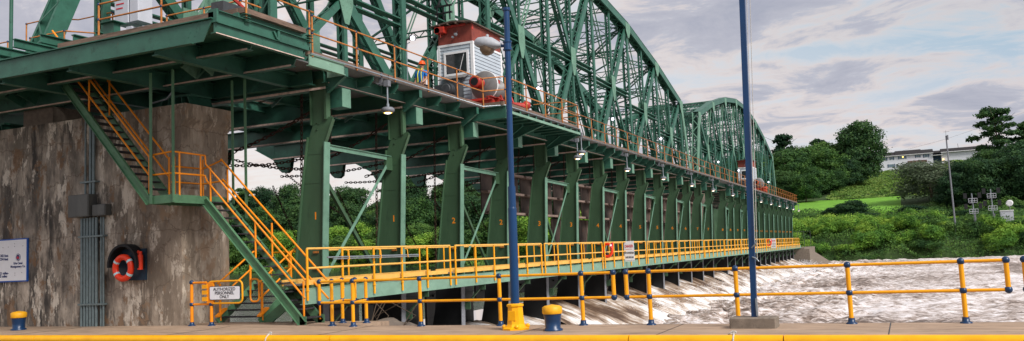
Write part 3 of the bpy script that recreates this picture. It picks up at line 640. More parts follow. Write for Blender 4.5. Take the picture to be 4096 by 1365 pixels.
# mast with halyards
ms = T('flag_mast', (-2.74, 16.8, 0), 'tall dark blue square mast on a concrete block footing with halyard lines', 'mast')
MB().bbox(-3.17, -2.32, 16.55, 17.05, 0.0, 0.2, 0.02).build('footing', 'conc', ms)
q = MB(); a0, a1 = V((-2.735,16.8,0.2)), V((-2.40,16.8,11.0))
q.bar(a0, a1, 0.105, 0.105, up=(0,1,0)); q.build('mast_pole', 'poleblue', ms)
q = MB(); q.box(-2.69,-2.66,16.72,16.78,0.22,0.55); q.build('locking_bar', 'galv', ms)
q = MB(); q.path([(-2.69,16.74,1.50),(-2.63,16.72,1.56),(-2.58,16.72,1.62)], 0.014, 6); q.path([(-2.69,16.74,1.33),(-2.62,16.72,1.30),(-2.57,16.72,1.24)], 0.014, 6); q.build('cleat', 'galv', ms)
q = MB(); q.tube((-2.62,16.72,1.6), (-2.29,16.8,11.0), 0.007, 6); q.tube((-2.60,16.72,1.25), (-2.20,16.8,11.0), 0.007, 6); q.build('halyard', 'rope', ms)
# ------------------------------------------------------------------ blue and orange canal railing
RY = 17.42
def rpost(q, j, f, x, y, z0=0.0, top=1.10, base=True):
    q.tube((x,y,z0+(0.09 if base else 0)), (x,y,top), 0.043, 12)
    for z in (top, 0.58): j.sphere((x,y,z), 0.066, 12, 8)
    if base: f.lathe([(0.105,0),(0.10,0.02),(0.065,0.035),(0.058,0.11)], (x,y,0), 12)
def railing(name, posts, label, stubs=(), hang=False, extra=None):
    t = T(name, (sum(p[0] for p in posts)/len(posts), posts[0][1], 0), label, 'railing', 'orange canal railings with blue joints')
    for (x, y, base) in posts:
        q, j, f = MB(), MB(), MB(); rpost(q, j, f, x, y, 0.0 if base else 0.58, base=base)
        po = q.build('post', 'yellow', t)
        for z in (1.10, 0.58): MB().sphere((x,y,z), 0.066, 14, 10).build('ball_joint', 'blue', po)
        if base: f.build('foot_flange', 'blue', po)
    for (x0,y0,_), (x1,y1,_) in zip(posts, posts[1:]):
        for z in (1.10, 0.58): MB().tube((x0,y0,z), (x1,y1,z), 0.030, 10).build('rail', 'yellow', t)
    return t
railing('canal_railing', [(-13.42,RY+0.1,False),(-12.35,RY,True),(-10.45,RY,True),(-8.38,RY,True),(-6.42,RY,True),(-5.70,RY,False)], 'orange railing with blue joints between the staircase and the gap right of the bollard')
railing('canal_railing', [(-5.42,RY,False),(-4.93,RY,True),(-3.15,RY,True),(-1.06,RY,True),(0.85,RY,True),(1.56,RY,False)], 'orange railing with blue joints passing behind the blue mast')
railing('canal_railing', [(1.84,RY,False),(2.3,RY,True),(4.2,RY,True)], 'short end of orange railing at the right edge of the picture')
railing('canal_railing', [(-13.12,17.62,True),(-13.42,18.47,True),(-13.02,18.47,False)], 'short orange return railing of two posts at the foot of the stairs')
railing('canal_railing', [(-12.35,17.46,False),(-12.65,18.42,True)], 'single orange post with blue joints right of the stair return railing')
# gate with sign
gt = T('access_gate', (-17.2, 17.9, 0), 'orange pipe swing gate below the staircase with yellow hinges', 'gate')
for x in (-18.04, -17.33):
    q = MB(); q.tube((x,17.9,0.08), (x,17.9,1.18 if x < -17.9 else 0.58), 0.045, 12); p_ = q.build('gate_post', 'orange', gt)
    f = MB(); f.lathe([(0.11,0),(0.10,0.02),(0.065,0.035),(0.06,0.1)], (x,17.9,0), 12)
    for z in ((1.18, 0.58) if x < -17.9 else (0.58,)): f.sphere((x,17.9,z), 0.066, 12, 8)
    f.build('blue_joint', 'blue', p_)
q = MB(); q.tube((-18.04,17.9,1.17), (-17.5,17.9,1.17), 0.03, 8); q.tube((-18.04,17.9,0.58), (-17.33,17.9,0.58), 0.03, 8); q.build('rail', 'orange', gt)
def rrect(x0, x1, z0, z1, r, y):
    pts = []
    for cx, cz, a0 in ((x1-r,z1-r,0),(x0+r,z1-r,90),(x0+r,z0+r,180),(x1-r,z0+r,270)):
        for a in range(0, 91, 30): pts.append((cx+r*cos(R(a0+a)), y, cz+r*sin(R(a0+a))))
    return pts
MB().path(rrect(-17.42,-16.22,0.60,1.19,0.12,17.88), 0.026, 8, True).build('swing_leaf', 'yellow', gt)
MB().box(-17.45,-17.22,17.85,17.92,0.60,1.17).build('hinge_plate', 'orange', gt)
for z in (0.72, 0.90, 1.06): MB().box(-17.60,-17.42,17.83,17.93,z-0.055,z+0.055).build('spring_hinge', 'yellow', gt)
MB().path(rrect(-16.10,-15.80,0.62,1.22,0.1,18.05)[:7]+[(-16.10,18.05,0.75)]+rrect(-16.10,-15.80,0.62,1.22,0.1,18.05)[9:], 0.026, 8, True).build('latch_loop', 'orange', gt)
sg = T('warning_sign', (-16.78, 17.84, 0.68), 'white sign reading authorized personnel only on the orange gate', 'sign')
MB().prism([(p[0],p[2]) for p in rrect(-17.33,-16.26,0.69,1.06,0.04,0)], 'y', 17.835, 17.85).build('sign_border', 'blktxt', sg)
MB().prism([(p[0],p[2]) for p in rrect(-17.315,-16.275,0.705,1.045,0.035,0)], 'y', 17.829, 17.8352).build('sign_face', 'white', sg)
for s_, z in (('AUTHORIZED', 0.975), ('PERSONNEL', 0.873), ('ONLY', 0.772)): text('lettering', s_, 0.118, (-16.80,17.826,z), (1,0,0), (0,0,1), 'blktxt', sg, bold=0.001, sx=1.05)
# ------------------------------------------------------------------ big staircase
st = T('staircase', (-17.9, 17.5, 0), 'two-flight green steel staircase with orange handrails, from the high platform down to the lock deck', 'staircase')
def flight(xa, za, xb, zb, y0, y1, n, treadlen=0.26):
    for y, yo in ((y0, 0.0), (y1, 0.0)):
        q = MB(); q.bar((xa,y,za-0.12), (xb,y,zb-0.12), 0.03, 0.24); 
        d = V((xb-xa,0,zb-za)).normalized(); u = V((-d.z,0,d.x)); u = u if u.z > 0 else -u
        s_ = -1 if y == y0 else 1
        for k in (-1, 1): q.bar(V((xa,y+s_*0.03,za-0.12))+u*k*0.112, V((xb,y+s_*0.03,zb-0.12))+u*k*0.112, 0.07, 0.014, up=u)
        for i in range(n): 
            t = (i+0.5)/n; p = V((xa,y+s_*0.018,za-0.12)).lerp(V((xb,y+s_*0.018,zb-0.12)), t)
            for k in (-0.03, 0.03): q.rivets(p+d*k, p+d*k, 1, (0,s_,0), 0.012)
        q.build('stringer', 'gstair', st)
    for i in range(n):
        t = (i+0.6)/n; x = xa+(xb-xa)*t; z = za+(zb-za)*t-0.03
        MB().box(x-treadlen/2, x+treadlen/2, y0+0.02, y1-0.02, z-0.035, z).build('tread', 'tread', st)
def hrail(xa, za, xb, zb, y, nposts=2, r=0.026, h=1.0, mid=0.5, endcap=True):
    for hh in (h, mid): MB().tube((xa,y,za+hh), (xb,y,zb+hh), r, 8).build('handrail', 'orange', st)
    for i in range(nposts):
        t = (i+0.5)/nposts if nposts > 1 else 0.5; x = xa+(xb-xa)*t; z = za+(zb-za)*t
        MB().tube((x,y,z-0.05), (x,y,z+h), r, 8).build('rail_post', 'orange', st)
flight(-22.45, 7.93, -18.37, 3.52, 16.78, 17.50, 20)
flight(-17.55, 3.55, -14.22, 0.12, 17.92, 18.62, 15)
MB().bar((-14.26,17.92,0.22), (-14.26,17.92,0.0), 0.03, 0.2, up=(1,0,0)).bar((-14.22,18.62,0.22), (-14.22,18.62,0.0), 0.03, 0.2, up=(1,0,0)).build('stair_foot', 'gstair', st)
for y in (16.80, 17.48):
    hrail(-22.3, 7.7, -18.42, 3.62, y, 0)
    for x in (-20.75, -18.42): MB().tube((x,y,3.55+(-18.37-x)*1.07), (x,y,4.62+(-18.37-x)*1.07), 0.026, 8).build('rail_post', 'orange', st)
q = MB(); q.path([(-17.55,17.94,4.66),(-17.53,17.94,4.44),(-14.18,17.94,1.14)], 0.027, 8); q.path([(-17.55,17.94,4.10),(-17.50,17.94,3.98),(-14.20,17.94,0.68)], 0.027, 8); q.build('handrail', 'orange', st)
q = MB(); q.path([(-17.60,18.60,4.64),(-14.0,18.60,1.12)], 0.027, 8); q.path([(-17.55,18.60,4.06),(-13.95,18.60,0.62)], 0.027, 8); q.build('handrail', 'orange', st)
for y in (17.94, 18.60):
    for x in (-17.36, -15.80, -14.24):
        zz_ = 3.55+(-17.55-x)*1.03; MB().tube((x,y,zz_-0.05), (x,y,zz_+0.97), 0.026, 8).build('rail_post', 'orange', st)
# landing
q = MB(); q.box(-18.37,-17.55,16.76,18.68,3.50,3.53); q.build('landing_grating', 'tread', st)
q = MB(); q.bar((-18.37,16.76,3.44), (-17.55,16.76,3.44), 0.02, 0.22); q.bar((-17.55,16.76,3.44), (-17.55,18.68,3.44), 0.02, 0.22); q.bar((-18.37,18.68,3.44), (-17.55,18.68,3.44), 0.02, 0.22); q.bar((-18.37,16.76,3.44), (-18.37,18.68,3.44), 0.02, 0.22)
for y in (16.97, 17.06, 17.60, 17.69):
    for z in (3.40, 3.49): q.rivets((-17.54,y,z), (-17.54,y,z), 1, (1,0,0), 0.012)
q.build('landing_frame', 'gstair', st)
def rl(pts, r=0.026): MB().path(pts, r, 8).build('landing_rail', 'orange', st)
rl([(-18.37,16.80,4.66),(-17.58,16.80,4.70),(-17.56,16.84,4.70),(-17.55,17.94,4.68)]); rl([(-18.37,16.80,4.12),(-17.58,16.80,4.12),(-17.56,16.84,4.12),(-17.55,17.94,4.12)])
rl([(-18.34,17.50,4.42),(-18.34,18.66,4.42),(-17.60,18.66,4.62)]); rl([(-18.34,17.50,3.98),(-18.34,18.66,3.98),(-17.50,18.66,4.02)])
for x, y in ((-17.56,17.02),(-17.56,17.78),(-18.34,18.66),(-18.34,17.6)): MB().tube((x,y,3.53), (x,y,4.69), 0.026, 8).build('rail_post', 'orange', st)
for x, y, zt, w in ((-18.27,16.74,6.9,0.10),(-17.50,16.76,6.9,0.055),(-17.25,18.72,6.9,0.07),(-16.72,18.66,6.9,0.09)):
    zb = 3.34 if x < -17 else 2.9
    MB().box(x-w/2,x+w/2,y-0.035,y-0.02,zb,zt).box(x-w/2,x-w/2+0.012,y-0.02,y+0.06,zb,zt).build('hanger', 'gstair', st)
# ------------------------------------------------------------------ small stair up to the catwalk
ss = T('access_stair', (-17.1, 19.4, 0), 'short green stair with orange rails behind the gate, leading up to the catwalk', 'staircase')
for x in (-17.92, -16.40):
    MB().bar((x,18.75,0.0), (x,20.35,1.02), 0.04, 0.24).build('stringer', 'gstair', ss)
for i in range(6): MB().box(-17.9,-16.42,18.85+i*0.27,19.09+i*0.27,0.13+i*0.172,0.165+i*0.172).build('tread', 'tread', ss)
for x in (-17.92, -16.40):
    for h in (1.0, 0.55): MB().tube((x,18.75,0.1+h), (x,20.35,1.05+h), 0.028, 8).build('handrail', 'orange', ss)
    for y, z in ((18.85,0.05),(20.1,0.9)): MB().tube((x,y,z), (x,y,z+1.05), 0.036, 8).build('rail_post', 'orange', ss)
    MB().prism([(18.72,0.16),(19.05,0.36),(19.05,0.40),(18.72,0.20)], 'x', x-0.08, x+0.08).build('post_base', 'orange', ss)
MB().box(-17.95,-15.1,20.35,21.0,1.0,1.05).build('landing', 'grating', ss)
for h in (1.94, 1.45): MB().tube((-17.9,21.0,h), (-15.7,21.0,h), 0.028, 8).build('handrail', 'yellow', ss)
for x in (-17.9,-17.2,-16.5): MB().tube((x,21.0,1.0), (x,21.0,1.94), 0.028, 8).build('rail_post', 'yellow', ss)
MB().bar((-16.38,18.9,-0.05), (-14.9,18.95,0.95), 0.05, 0.26).build('side_stringer', 'gstair', ss)

# ------------------------------------------------------------------ numbered uprights
def upright(Y0, num, label):
    t = T('gate_upright', (-15.4, Y0, -1.4), label, 'upright', 'numbered green gate uprights')
    q = MB(); q.prism([(-15.6,6.95),(-15.6,5.62),(-15.56,5.56),(-15.30,5.58),(-15.12,5.72),(-15.10,6.95)], 'y', Y0-0.02, Y0+0.02)
    q.box(-15.11,-15.03,Y0-0.10,Y0+0.10,5.72,6.95).box(-15.62,-15.60,Y0-0.10,Y0+0.10,5.6,6.95)
    for p in ((-15.45,5.64),(-15.38,5.60)): q.rivets((p[0],Y0-0.02,p[1]), (p[0],Y0-0.02,p[1]), 1, (0,-1,0), 0.03)
    q.build('hanger_stub', 'gcol', t)
    q = MB(); q.prism([(-15.57,5.57),(-15.70,5.25),(-15.90,4.0),(-16.17,2.05),(-16.36,0.5),(-15.28,0.5),(-15.24,2.05),(-15.115,5.06),(-14.84,5.66),(-14.83,5.74),(-14.90,5.80),(-15.0,5.78),(-15.30,5.57)], 'y', Y0-0.05, Y0-0.022)
    q.rivets((-14.88,Y0-0.05,5.72), (-14.88,Y0-0.05,5.72), 1, (0,-1,0), 0.02); q.rivets((-15.42,Y0-0.05,5.44), (-15.42,Y0-0.05,5.44), 1, (0,-1,0), 0.04)
    q.rivets((-15.83,Y0-0.05,4.8), (-16.27,Y0-0.05,1.2), 0.12, (0,-1,0), 0.012); q.bar((-15.75,Y0-0.052,4.75), (-15.14,Y0-0.052,4.72), 0.01, 0.02); q.bar((-15.86,Y0-0.052,3.9), (-15.18,Y0-0.052,3.88), 0.01, 0.02)
    q.bar((-14.83,Y0-0.036,5.70), (-15.11,Y0-0.036,5.06), 0.13, 0.02, up=(1,0,0.4))
    q.build('web_plate', 'gcol', t)
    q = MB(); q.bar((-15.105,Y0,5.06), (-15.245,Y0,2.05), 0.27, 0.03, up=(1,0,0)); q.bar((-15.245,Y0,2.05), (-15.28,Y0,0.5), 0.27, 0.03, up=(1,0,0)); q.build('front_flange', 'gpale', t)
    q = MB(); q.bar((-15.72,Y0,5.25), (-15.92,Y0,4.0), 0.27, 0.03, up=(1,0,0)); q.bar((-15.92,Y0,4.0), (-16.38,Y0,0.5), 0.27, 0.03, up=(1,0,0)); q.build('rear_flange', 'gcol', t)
    q = MB(); q.prism([(-16.38,0.5),(-16.46,-0.4),(-16.7,-1.5),(-16.6,-3.2),(-15.5,-3.2),(-15.33,-1.4),(-15.28,0.5)], 'y', Y0-0.07, Y0+0.07); q.build('shoe', 'black', t)
    q = MB(); q.bar((-15.27,Y0,0.5), (-15.32,Y0,-1.45), 0.27, 0.03, up=(1,0,0)); q.build('shoe_flange', 'shoefl', t)
    text('stencilled_number', str(num), 0.30, (-15.53, Y0-0.053, 2.92), (1,0,0), (0,0,1), 'ortxt', t, ext=0.001, bold=0.006)
    if Y0 < 60:
        for z in (1.88, 1.42): MB().box(-15.62,-15.44,Y0-0.10,Y0-0.05,z-0.03,z+0.03).build('rail_bracket', 'rustor', t)
    return t
M['shoefl'] = mk('grey_shoe_edge', (0.21, 0.22, 0.245), 0.6, 0.3, 3)  # grey front flange of the black shoe
for i, y in enumerate(COLS):
    upright(y, i//2+1, 'green steel upright stencilled with an orange %d, the %s of that pair' % (i//2+1, 'nearer' if i % 2 == 0 else 'farther'))
# pair bracing
for i in range(0, 28, 2):
    y0, y1 = COLS[i], COLS[i+1]; n_ = i//2+1
    t = T('cross_bracing', (-15.3, y0, 1.2), 'green cross bracing and strut tying the two uprights numbered %d' % n_, 'bracing', 'bracing between paired uprights')
    q = MB(); q.bar((-15.25,y0+0.12,5.02), (-15.55,y1-0.12,5.02), 0.10, 0.02); q.bar((-15.25,y0+0.12,4.95), (-15.55,y1-0.12,4.95), 0.02, 0.14); q.build('top_strut', 'gpale', t)
    MB().bar((-15.55,y1-0.10,4.95), (-15.30,y0+0.14,1.25), 0.02, 0.10, up=(0,0.7,-0.7)).build('diagonal_angle', 'gpale', t)
    MB().bar((-15.70,y0+0.14,4.6), (-16.2,y1-0.12,1.1), 0.10, 0.12, up=(0,0.7,0.7)).build('rear_diagonal', 'gcol', t)
    MB().box(-15.60,-15.52,y1-0.42,y1-0.03,4.55,5.0).build('gusset', 'gcol', t)
# lift gates: rusted upper leaves, dark lower leaves
for k in range(27):
    if k == 13: continue
    y0, y1 = COLS[k]+0.15, COLS[k+1]-0.15; side_ = ORD[k] if k < 18 else None
    if 3 <= k <= 12:
        t = T('upper_gate_leaf', (-16.2, y0, 3.3), 'rust-stained raised steel gate leaf hanging just past the %s upright numbered %d' % ('nearer' if k % 2 == 0 else 'farther', k//2+1), 'gate leaf', 'raised rusty gate leaves')
        zt = 5.2; q = MB(); q.box(-16.55,-16.50,y0,y1,3.35,zt); q.build('skin_plate', 'gate', t)
        q = MB()
        for z in (3.35, 4.25, 5.12): q.box(-16.5,-16.18,y0,y1,z,z+0.10)
        for f in (0.33, 0.66): q.box(-16.5,-16.36,y0+(y1-y0)*f,y0+(y1-y0)*f+0.07,3.45,5.12)
        q.build('stiffener', 'gaterim', t)
    if k >= 5 and k <= 12:
        t = T('middle_gate_leaf', (-16.5, y0, 1.2), 'grey stained gate leaf below the rusty one, past the %s upright numbered %d' % ('nearer' if k % 2 == 0 else 'farther', k//2+1), 'gate leaf', 'middle gate leaves')
        MB().box(-16.75,-16.68,y0,y1,1.0,3.3).build('skin_plate', 'gate', t)
        MB().box(-16.68,-16.6,y0+1,y0+1.08,1.0,3.3).box(-16.68,-16.6,y1-1.2,y1-1.1,1.0,3.3).build('stiffener', 'gaterim', t)
    if k >= 14:
        t = T('closed_gate_leaf', (-16.5, y0, 1.0), 'green gate leaf filling the far bay past the %s upright numbered %d' % ('nearer' if k % 2 == 0 else 'farther', k//2+1), 'gate leaf', 'far gate leaves')
        MB().box(-16.6,-16.5,y0,y1,0.6,5.0).build('skin_plate', 'gcol', t)
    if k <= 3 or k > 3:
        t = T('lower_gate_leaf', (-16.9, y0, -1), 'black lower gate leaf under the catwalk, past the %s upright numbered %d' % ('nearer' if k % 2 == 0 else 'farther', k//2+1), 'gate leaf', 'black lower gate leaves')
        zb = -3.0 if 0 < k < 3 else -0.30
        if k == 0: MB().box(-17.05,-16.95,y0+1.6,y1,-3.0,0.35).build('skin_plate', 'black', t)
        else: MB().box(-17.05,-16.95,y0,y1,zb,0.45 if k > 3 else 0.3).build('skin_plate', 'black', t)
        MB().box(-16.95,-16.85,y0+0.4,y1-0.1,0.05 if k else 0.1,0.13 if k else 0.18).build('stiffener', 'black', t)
# ------------------------------------------------------------------ low catwalk
cw = T('catwalk', (-14.7, 76, 0.5), 'long low catwalk with pale green edge beams running along the foot of the uprights', 'catwalk')
MB().box(-15.12,-14.42,18.2,134.0,1.00,1.035).build('deck', 'grating', cw)
for i in range(15):
    ya = 18.15+i*8.13 if i else 18.1; yb = 18.15+(i+1)*8.13-0.04
    if ya > 133.5: break
    yb = min(yb, 134.0)
    q = MB(); q.box(-14.42,-14.37,ya,yb,0.52,0.90).box(-14.50,-14.36,ya,yb,0.90,0.92).box(-14.50,-14.36,ya,yb,0.50,0.52); q.build('edge_beam', 'gbeam', cw)
    MB().box(-15.14,-15.10,ya,yb,0.52,0.9).build('rear_beam', 'gcol', cw)
    MB().box(-14.44,-14.41,ya+0.05,yb-0.3,1.0,1.13).box(-15.13,-15.10,ya+0.05,yb-0.3,1.0,1.16).build('toe_board', 'yelpale', cw)
yy = 18.5
while yy < 95: MB().box(-14.5,-14.38,yy-0.05,yy+0.05,0.92,1.0).build('deck_packer', 'gcol', cw); yy += 0.78
for y in COLS:
    q = MB(); q.bar((-14.46,y+0.14,0.50), (-15.27,y+0.14,-0.30), 0.05, 0.09, up=(0,1,0)); q.prism([(-15.3,-0.42),(-15.05,-0.42),(-15.05,-0.12),(-15.3,-0.12)], 'y', y+0.12, y+0.16); q.prism([(-14.60,0.30),(-14.40,0.30),(-14.40,0.52),(-14.66,0.52)], 'y', y+0.12, y+0.16); q.build('knee_brace', 'gcol', cw)
# outer railing sections
def cwrail(y0, label, ln=7.75, npost=6):
    t = T('catwalk_railing', (-14.33, y0, 1.0), label, 'railing', 'yellow railing sections along the catwalk')
    ys_ = [y0+ln*k/(npost-1) for k in range(npost)]
    q = MB(); x = -14.33
    for z in (1.955, 1.44): q.path([(x,y0,z),(x,y0+ln,z)], 0.030, 8)
    q.path([(x,y0,1.44),(x,y0,1.93),(x,y0+0.03,1.955),(x,y0+0.3,1.955)], 0.030, 8); q.build('rail', 'yelpale', t)
    for y in ys_:
        q = MB(); q.tube((x,y,0.60), (x,y,1.94), 0.034, 8); q.tube((x,y,0.84), (x,y,0.88), 0.05, 8); q.build('post', 'yellow', t)
    return t
sec = cwrail(18.22, 'yellow catwalk railing section nearest the stairs, with two grey rods resting on it')
labs = ['railing section around the blue lamp post','section from the lamp post to the orange life ring','section carrying the danger board']
for i in range(1, 14):
    l_ = 'yellow catwalk '+labs[i-1] if i < 4 else 'yellow catwalk railing section, the %s counting from the stairs' % ORD[i]
    dup(sec, (0, i*8.13, 0), l_, 'yellow railing sections along the catwalk')
ir = T('inner_catwalk_railing', (-15.5, 76, 1.0), 'yellow inner railing of the catwalk running between the green uprights', 'railing')
for k in range(27):
    if k == 13: continue
    y0, y1 = COLS[k]+0.2, COLS[k+1]-0.15; q = MB()
    for z in (1.93, 1.44): q.tube((-15.42,y0,z), (-15.42,y1,z), 0.026, 6)
    q.build('rail', 'yelpale', ir)
    for f in (0.3, 0.75): MB().tube((-15.42,y0+(y1-y0)*f,1.0), (-15.42,y0+(y1-y0)*f,1.93), 0.030, 6).build('post', 'yellow', ir)
q = MB(); q.tube((-14.24,18.98,1.71), (-14.24,23.72,1.69), 0.022, 8); q.tube((-14.22,19.2,1.66), (-14.22,23.7,1.64), 0.016, 8)
tag(q.build('long_rods', 'galv', None, (-14.24,21,1.7)), 'two long grey rods lying along the catwalk railing near the stairs', 'rods')
for y in (19.9, 21.5, 23.0): tag(MB().path([(-14.30,y,1.90),(-14.20,y,1.86),(-14.18,y,1.62)], 0.014, 6).build('rod_hook', 'yellow', None, (-14.2,y,1.6)), 'small yellow hook holding the rods, %s from the stairs' % ORD[int((y-19.5)/1.5)], 'hook')
def danger(y, label, big_=True):
    t = T('danger_sign', (-14.1, y, 0.9), label, 'sign')
    x0, x1 = -14.42, -13.84
    MB().box(x0, x1, y-0.01, y+0.01, 0.86, 1.99).build('sign_board', 'white', t)
    MB().box(x0, x1, y-0.013, y-0.0101, 0.90, 0.915).build('lower_rule', 'blktxt', t)
    text('lettering', 'DANGER', 0.215, ((x0+x1)/2, y-0.013, 1.70), (1,0,0), (0,0,1), 'redtxt', t, sx=0.55, bold=0.006)
    MB().box(x0+0.09, x1-0.10, y-0.014, y-0.0101, 1.525, 1.545).build('red_rule', 'redtxt', t)
    text('lettering', 'STAY DOWNSTREAM', 0.155, ((x0+x1)/2, y-0.013, 1.33), (1,0,0), (0,0,1), 'blktxt', t, sx=0.36, bold=0.003)
    text('lettering', '100 FEET FROM DAM', 0.155, ((x0+x1)/2, y-0.013, 1.08), (1,0,0), (0,0,1), 'blktxt', t, sx=0.33, bold=0.003)
danger(46.3, 'white danger board on the catwalk railing, the nearer large one with red heading')
danger(103.5, 'white danger board on the far part of the catwalk railing, beyond the blue mast')
def ring2(y, label):
    t = T('life_ring', (-14.2, y, 1.1), label, 'life ring')
    MB().path([(-14.22+0.26*cos(a),y-0.05+0.05*sin(a),1.53+0.33*sin(a)) for a in [k*pi/10 for k in range(20)]], 0.075, 8, True).build('ring', 'ringred', t)
    for a in (0.8, 3.9): MB().path([(-14.22+0.26*cos(a+d),y-0.05,1.53+0.33*sin(a+d)) for d in (-0.12,0,0.12)], 0.08, 8).build('white_band', 'white', t)
    MB().tube((-13.95,y,1.52), (-13.95,y,1.93), 0.05, 8).build('throw_bag', 'redbag', t)
M['redbag'] = mk('crimson_rope_bag', (0.65, 0.01, 0.05), 0.5, 0.1)
ring2(42.8, 'orange life ring with crimson bag on the catwalk railing left of the danger board')
ring2(100.6, 'small distant orange life ring on the catwalk railing near the far danger board')
# ------------------------------------------------------------------ truss spans
XN, XF = -17.5, -24.8
HT = [14.2, 16.2, 17.7, 18.55, 18.55, 17.7, 16.2, 14.2]
def span(name, ya, dy, base0, base1, label, lace2=True):
    t = T(name, ((XN+XF)/2, base0, 6.9), label, 'truss bridge')
    Ys = [ya+dy*k for k in range(8)]; ZB = 7.45
    for X in (XN, XF):
        far_ = X == XF; a = 0.42
        def P3(y, z): return (X, y, z)
        # end posts
        for (yb, yt) in ((base0, Ys[0]), (base1, Ys[7])):
            q = MB(); q.laced(P3(yb, 7.0), P3(yt, HT[0]), 0.62, 0.62, True, solid=0, bw=0.07)
            for xx in (-0.31, 0.31): q.rivets((X+xx+(0.012 if xx > 0 else -0.012), yb+0.3, 7.4), (X+xx+(0.012 if xx > 0 else -0.012), yt+0.3, HT[0]-0.3), 0.25, (xx,0,0), 0.02)
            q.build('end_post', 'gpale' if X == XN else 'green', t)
        q = MB()
        for k in range(7): q.laced(P3(Ys[k],HT[k]), P3(Ys[k+1],HT[k+1]), 0.60, 0.50, True, solid=1, bw=0.07)
        q.build('top_chord', 'green', t)
        q = MB(); q.laced(P3(base0,ZB), P3(base1,ZB), 0.5, 0.45, True, bw=0.06); q.build('bottom_chord', 'green', t)
        for k in range(8):
            q = MB(); q.laced(P3(Ys[k],ZB), P3(Ys[k],HT[k]-0.2), a, 0.32, not far_ or True, bw=0.05); q.build('vertical_post', 'green', t)
        for k in range(7):
            ym = (Ys[k]+Ys[k+1])/2; zt = (HT[k]+HT[k+1])/2
            up = k < 3
            top_ = (Ys[k], HT[k]) if up else (Ys[k+1], HT[k+1]); bot = (Ys[k+1], ZB) if up else (Ys[k], ZB)
            zm = (top_[1]+bot[1])/2
            q = MB(); q.laced(P3(*top_), P3(*bot), 0.40, 0.42, not far_, bw=0.06); q.build('main_diagonal', 'green', t)
            if k == 3:
                q = MB(); q.laced(P3(Ys[3],HT[3]), P3(Ys[4],ZB), 0.36, 0.34, False, bw=0.06); q.build('main_diagonal', 'green', t)
            q = MB(); q.laced(P3(ym,ZB), P3(ym,zt-0.1), 0.30, 0.20, not far_, bw=0.045); q.build('sub_vertical', 'green', t)
            ob = (Ys[k], ZB) if up else (Ys[k+1], ZB); ot = (Ys[k+1], HT[k+1]) if up else (Ys[k], HT[k])
            q = MB(); q.laced(P3(ym,zm), P3(*ob), 0.34, 0.24, False, bw=0.05); q.build('sub_diagonal', 'green', t)
            q = MB(); 
            for xx in (-0.1, 0.1): q.bar((X+xx,ym,zm), (X+xx,ot[0],ot[1]), 0.05, 0.07, up=(1,0,0))
            q.build('sub_tie', 'gpale', t)
            q = MB()
            for dz in (-0.14, 0.14): q.bar((X,Ys[k],zm+dz), (X,Ys[k+1],zm+dz), 0.34, 0.05)
            q.build('mid_strut', 'green', t)
            q = MB()
            for xx in (-0.22, 0.22):
                q.prism([(ym-0.38,zm+0.75),(ym+0.38,zm+0.75),(ym+0.40,zm-0.2),(ym+0.12,zm-0.95),(ym-0.12,zm-0.95),(ym-0.40,zm-0.2)], 'x', X+xx-0.012, X+xx+0.012)
                if not far_: 
                    for r_ in (-0.22, 0, 0.22): q.rivets((X+xx+0.012,ym+r_,zm-0.5), (X+xx+0.012,ym+r_,zm+0.6), 0.16, (1,0,0), 0.03)
            q.build('gusset_plate', 'gpale', t)
        for k in range(8):
            for xx in (-0.32, 0.32):
                q = MB(); z = HT[k]; q.prism([(Ys[k]-0.55,z+0.2),(Ys[k]+0.55,z+0.2),(Ys[k]+0.5,z-0.45),(Ys[k]+0.15,z-0.9),(Ys[k]-0.15,z-0.9),(Ys[k]-0.5,z-0.45)], 'x', X+xx-0.012, X+xx+0.012)
                q.build('chord_gusset', 'gpale', t)
    # cross members
    for k in range(8):
        q = MB(); z = HT[k]
        q.lacedx((XN-0.3,Ys[k],z-0.2), (XF+0.3,Ys[k],z-0.2), 0.45); q.lacedx((XN-0.2,Ys[k],z-1.9), (XF+0.2,Ys[k],z-1.9), 0.35)
        q.lacedx((XN-0.2,Ys[k],z-0.3), (XF+0.2,Ys[k],z-1.8), 0.25)
        if z > 15: q.lacedx((XN-0.2,Ys[k],12.6), (XF+0.2,Ys[k],12.6), 0.3); q.bar((XN,Ys[k],12.5), (XF,Ys[k],z-2), 0.08, 0.1); q.bar((XF,Ys[k],12.5), (XN,Ys[k],z-2), 0.08, 0.1)
        q.build('sway_frame', 'green', t)
    q = MB()
    for k in range(7):
        q.lacedx((XN-0.2,Ys[k],HT[k]-0.05), (XF+0.2,Ys[k+1],HT[k+1]-0.05), 0.28); q.lacedx((XF+0.2,Ys[k],HT[k]-0.05), (XN-0.2,Ys[k+1],HT[k+1]-0.05), 0.28)
        ym = (Ys[k]+Ys[k+1])/2; q.lacedx((XN-0.2,ym,(HT[k]+HT[k+1])/2-0.1), (XF+0.2,ym,(HT[k]+HT[k+1])/2-0.1), 0.28)
    q.build('top_lateral_bracing', 'green', t)
    return t, Ys
s1, Y1s = span('truss_span', 20.6, 7.7, 17.6, 77.0, 'near green riveted through-truss span with curved top chord over the gates')
s2, Y2s = span('truss_span', 82.0, 7.1, 79.2, 133.6, 'far green riveted truss span with curved top chord beyond the middle pier')
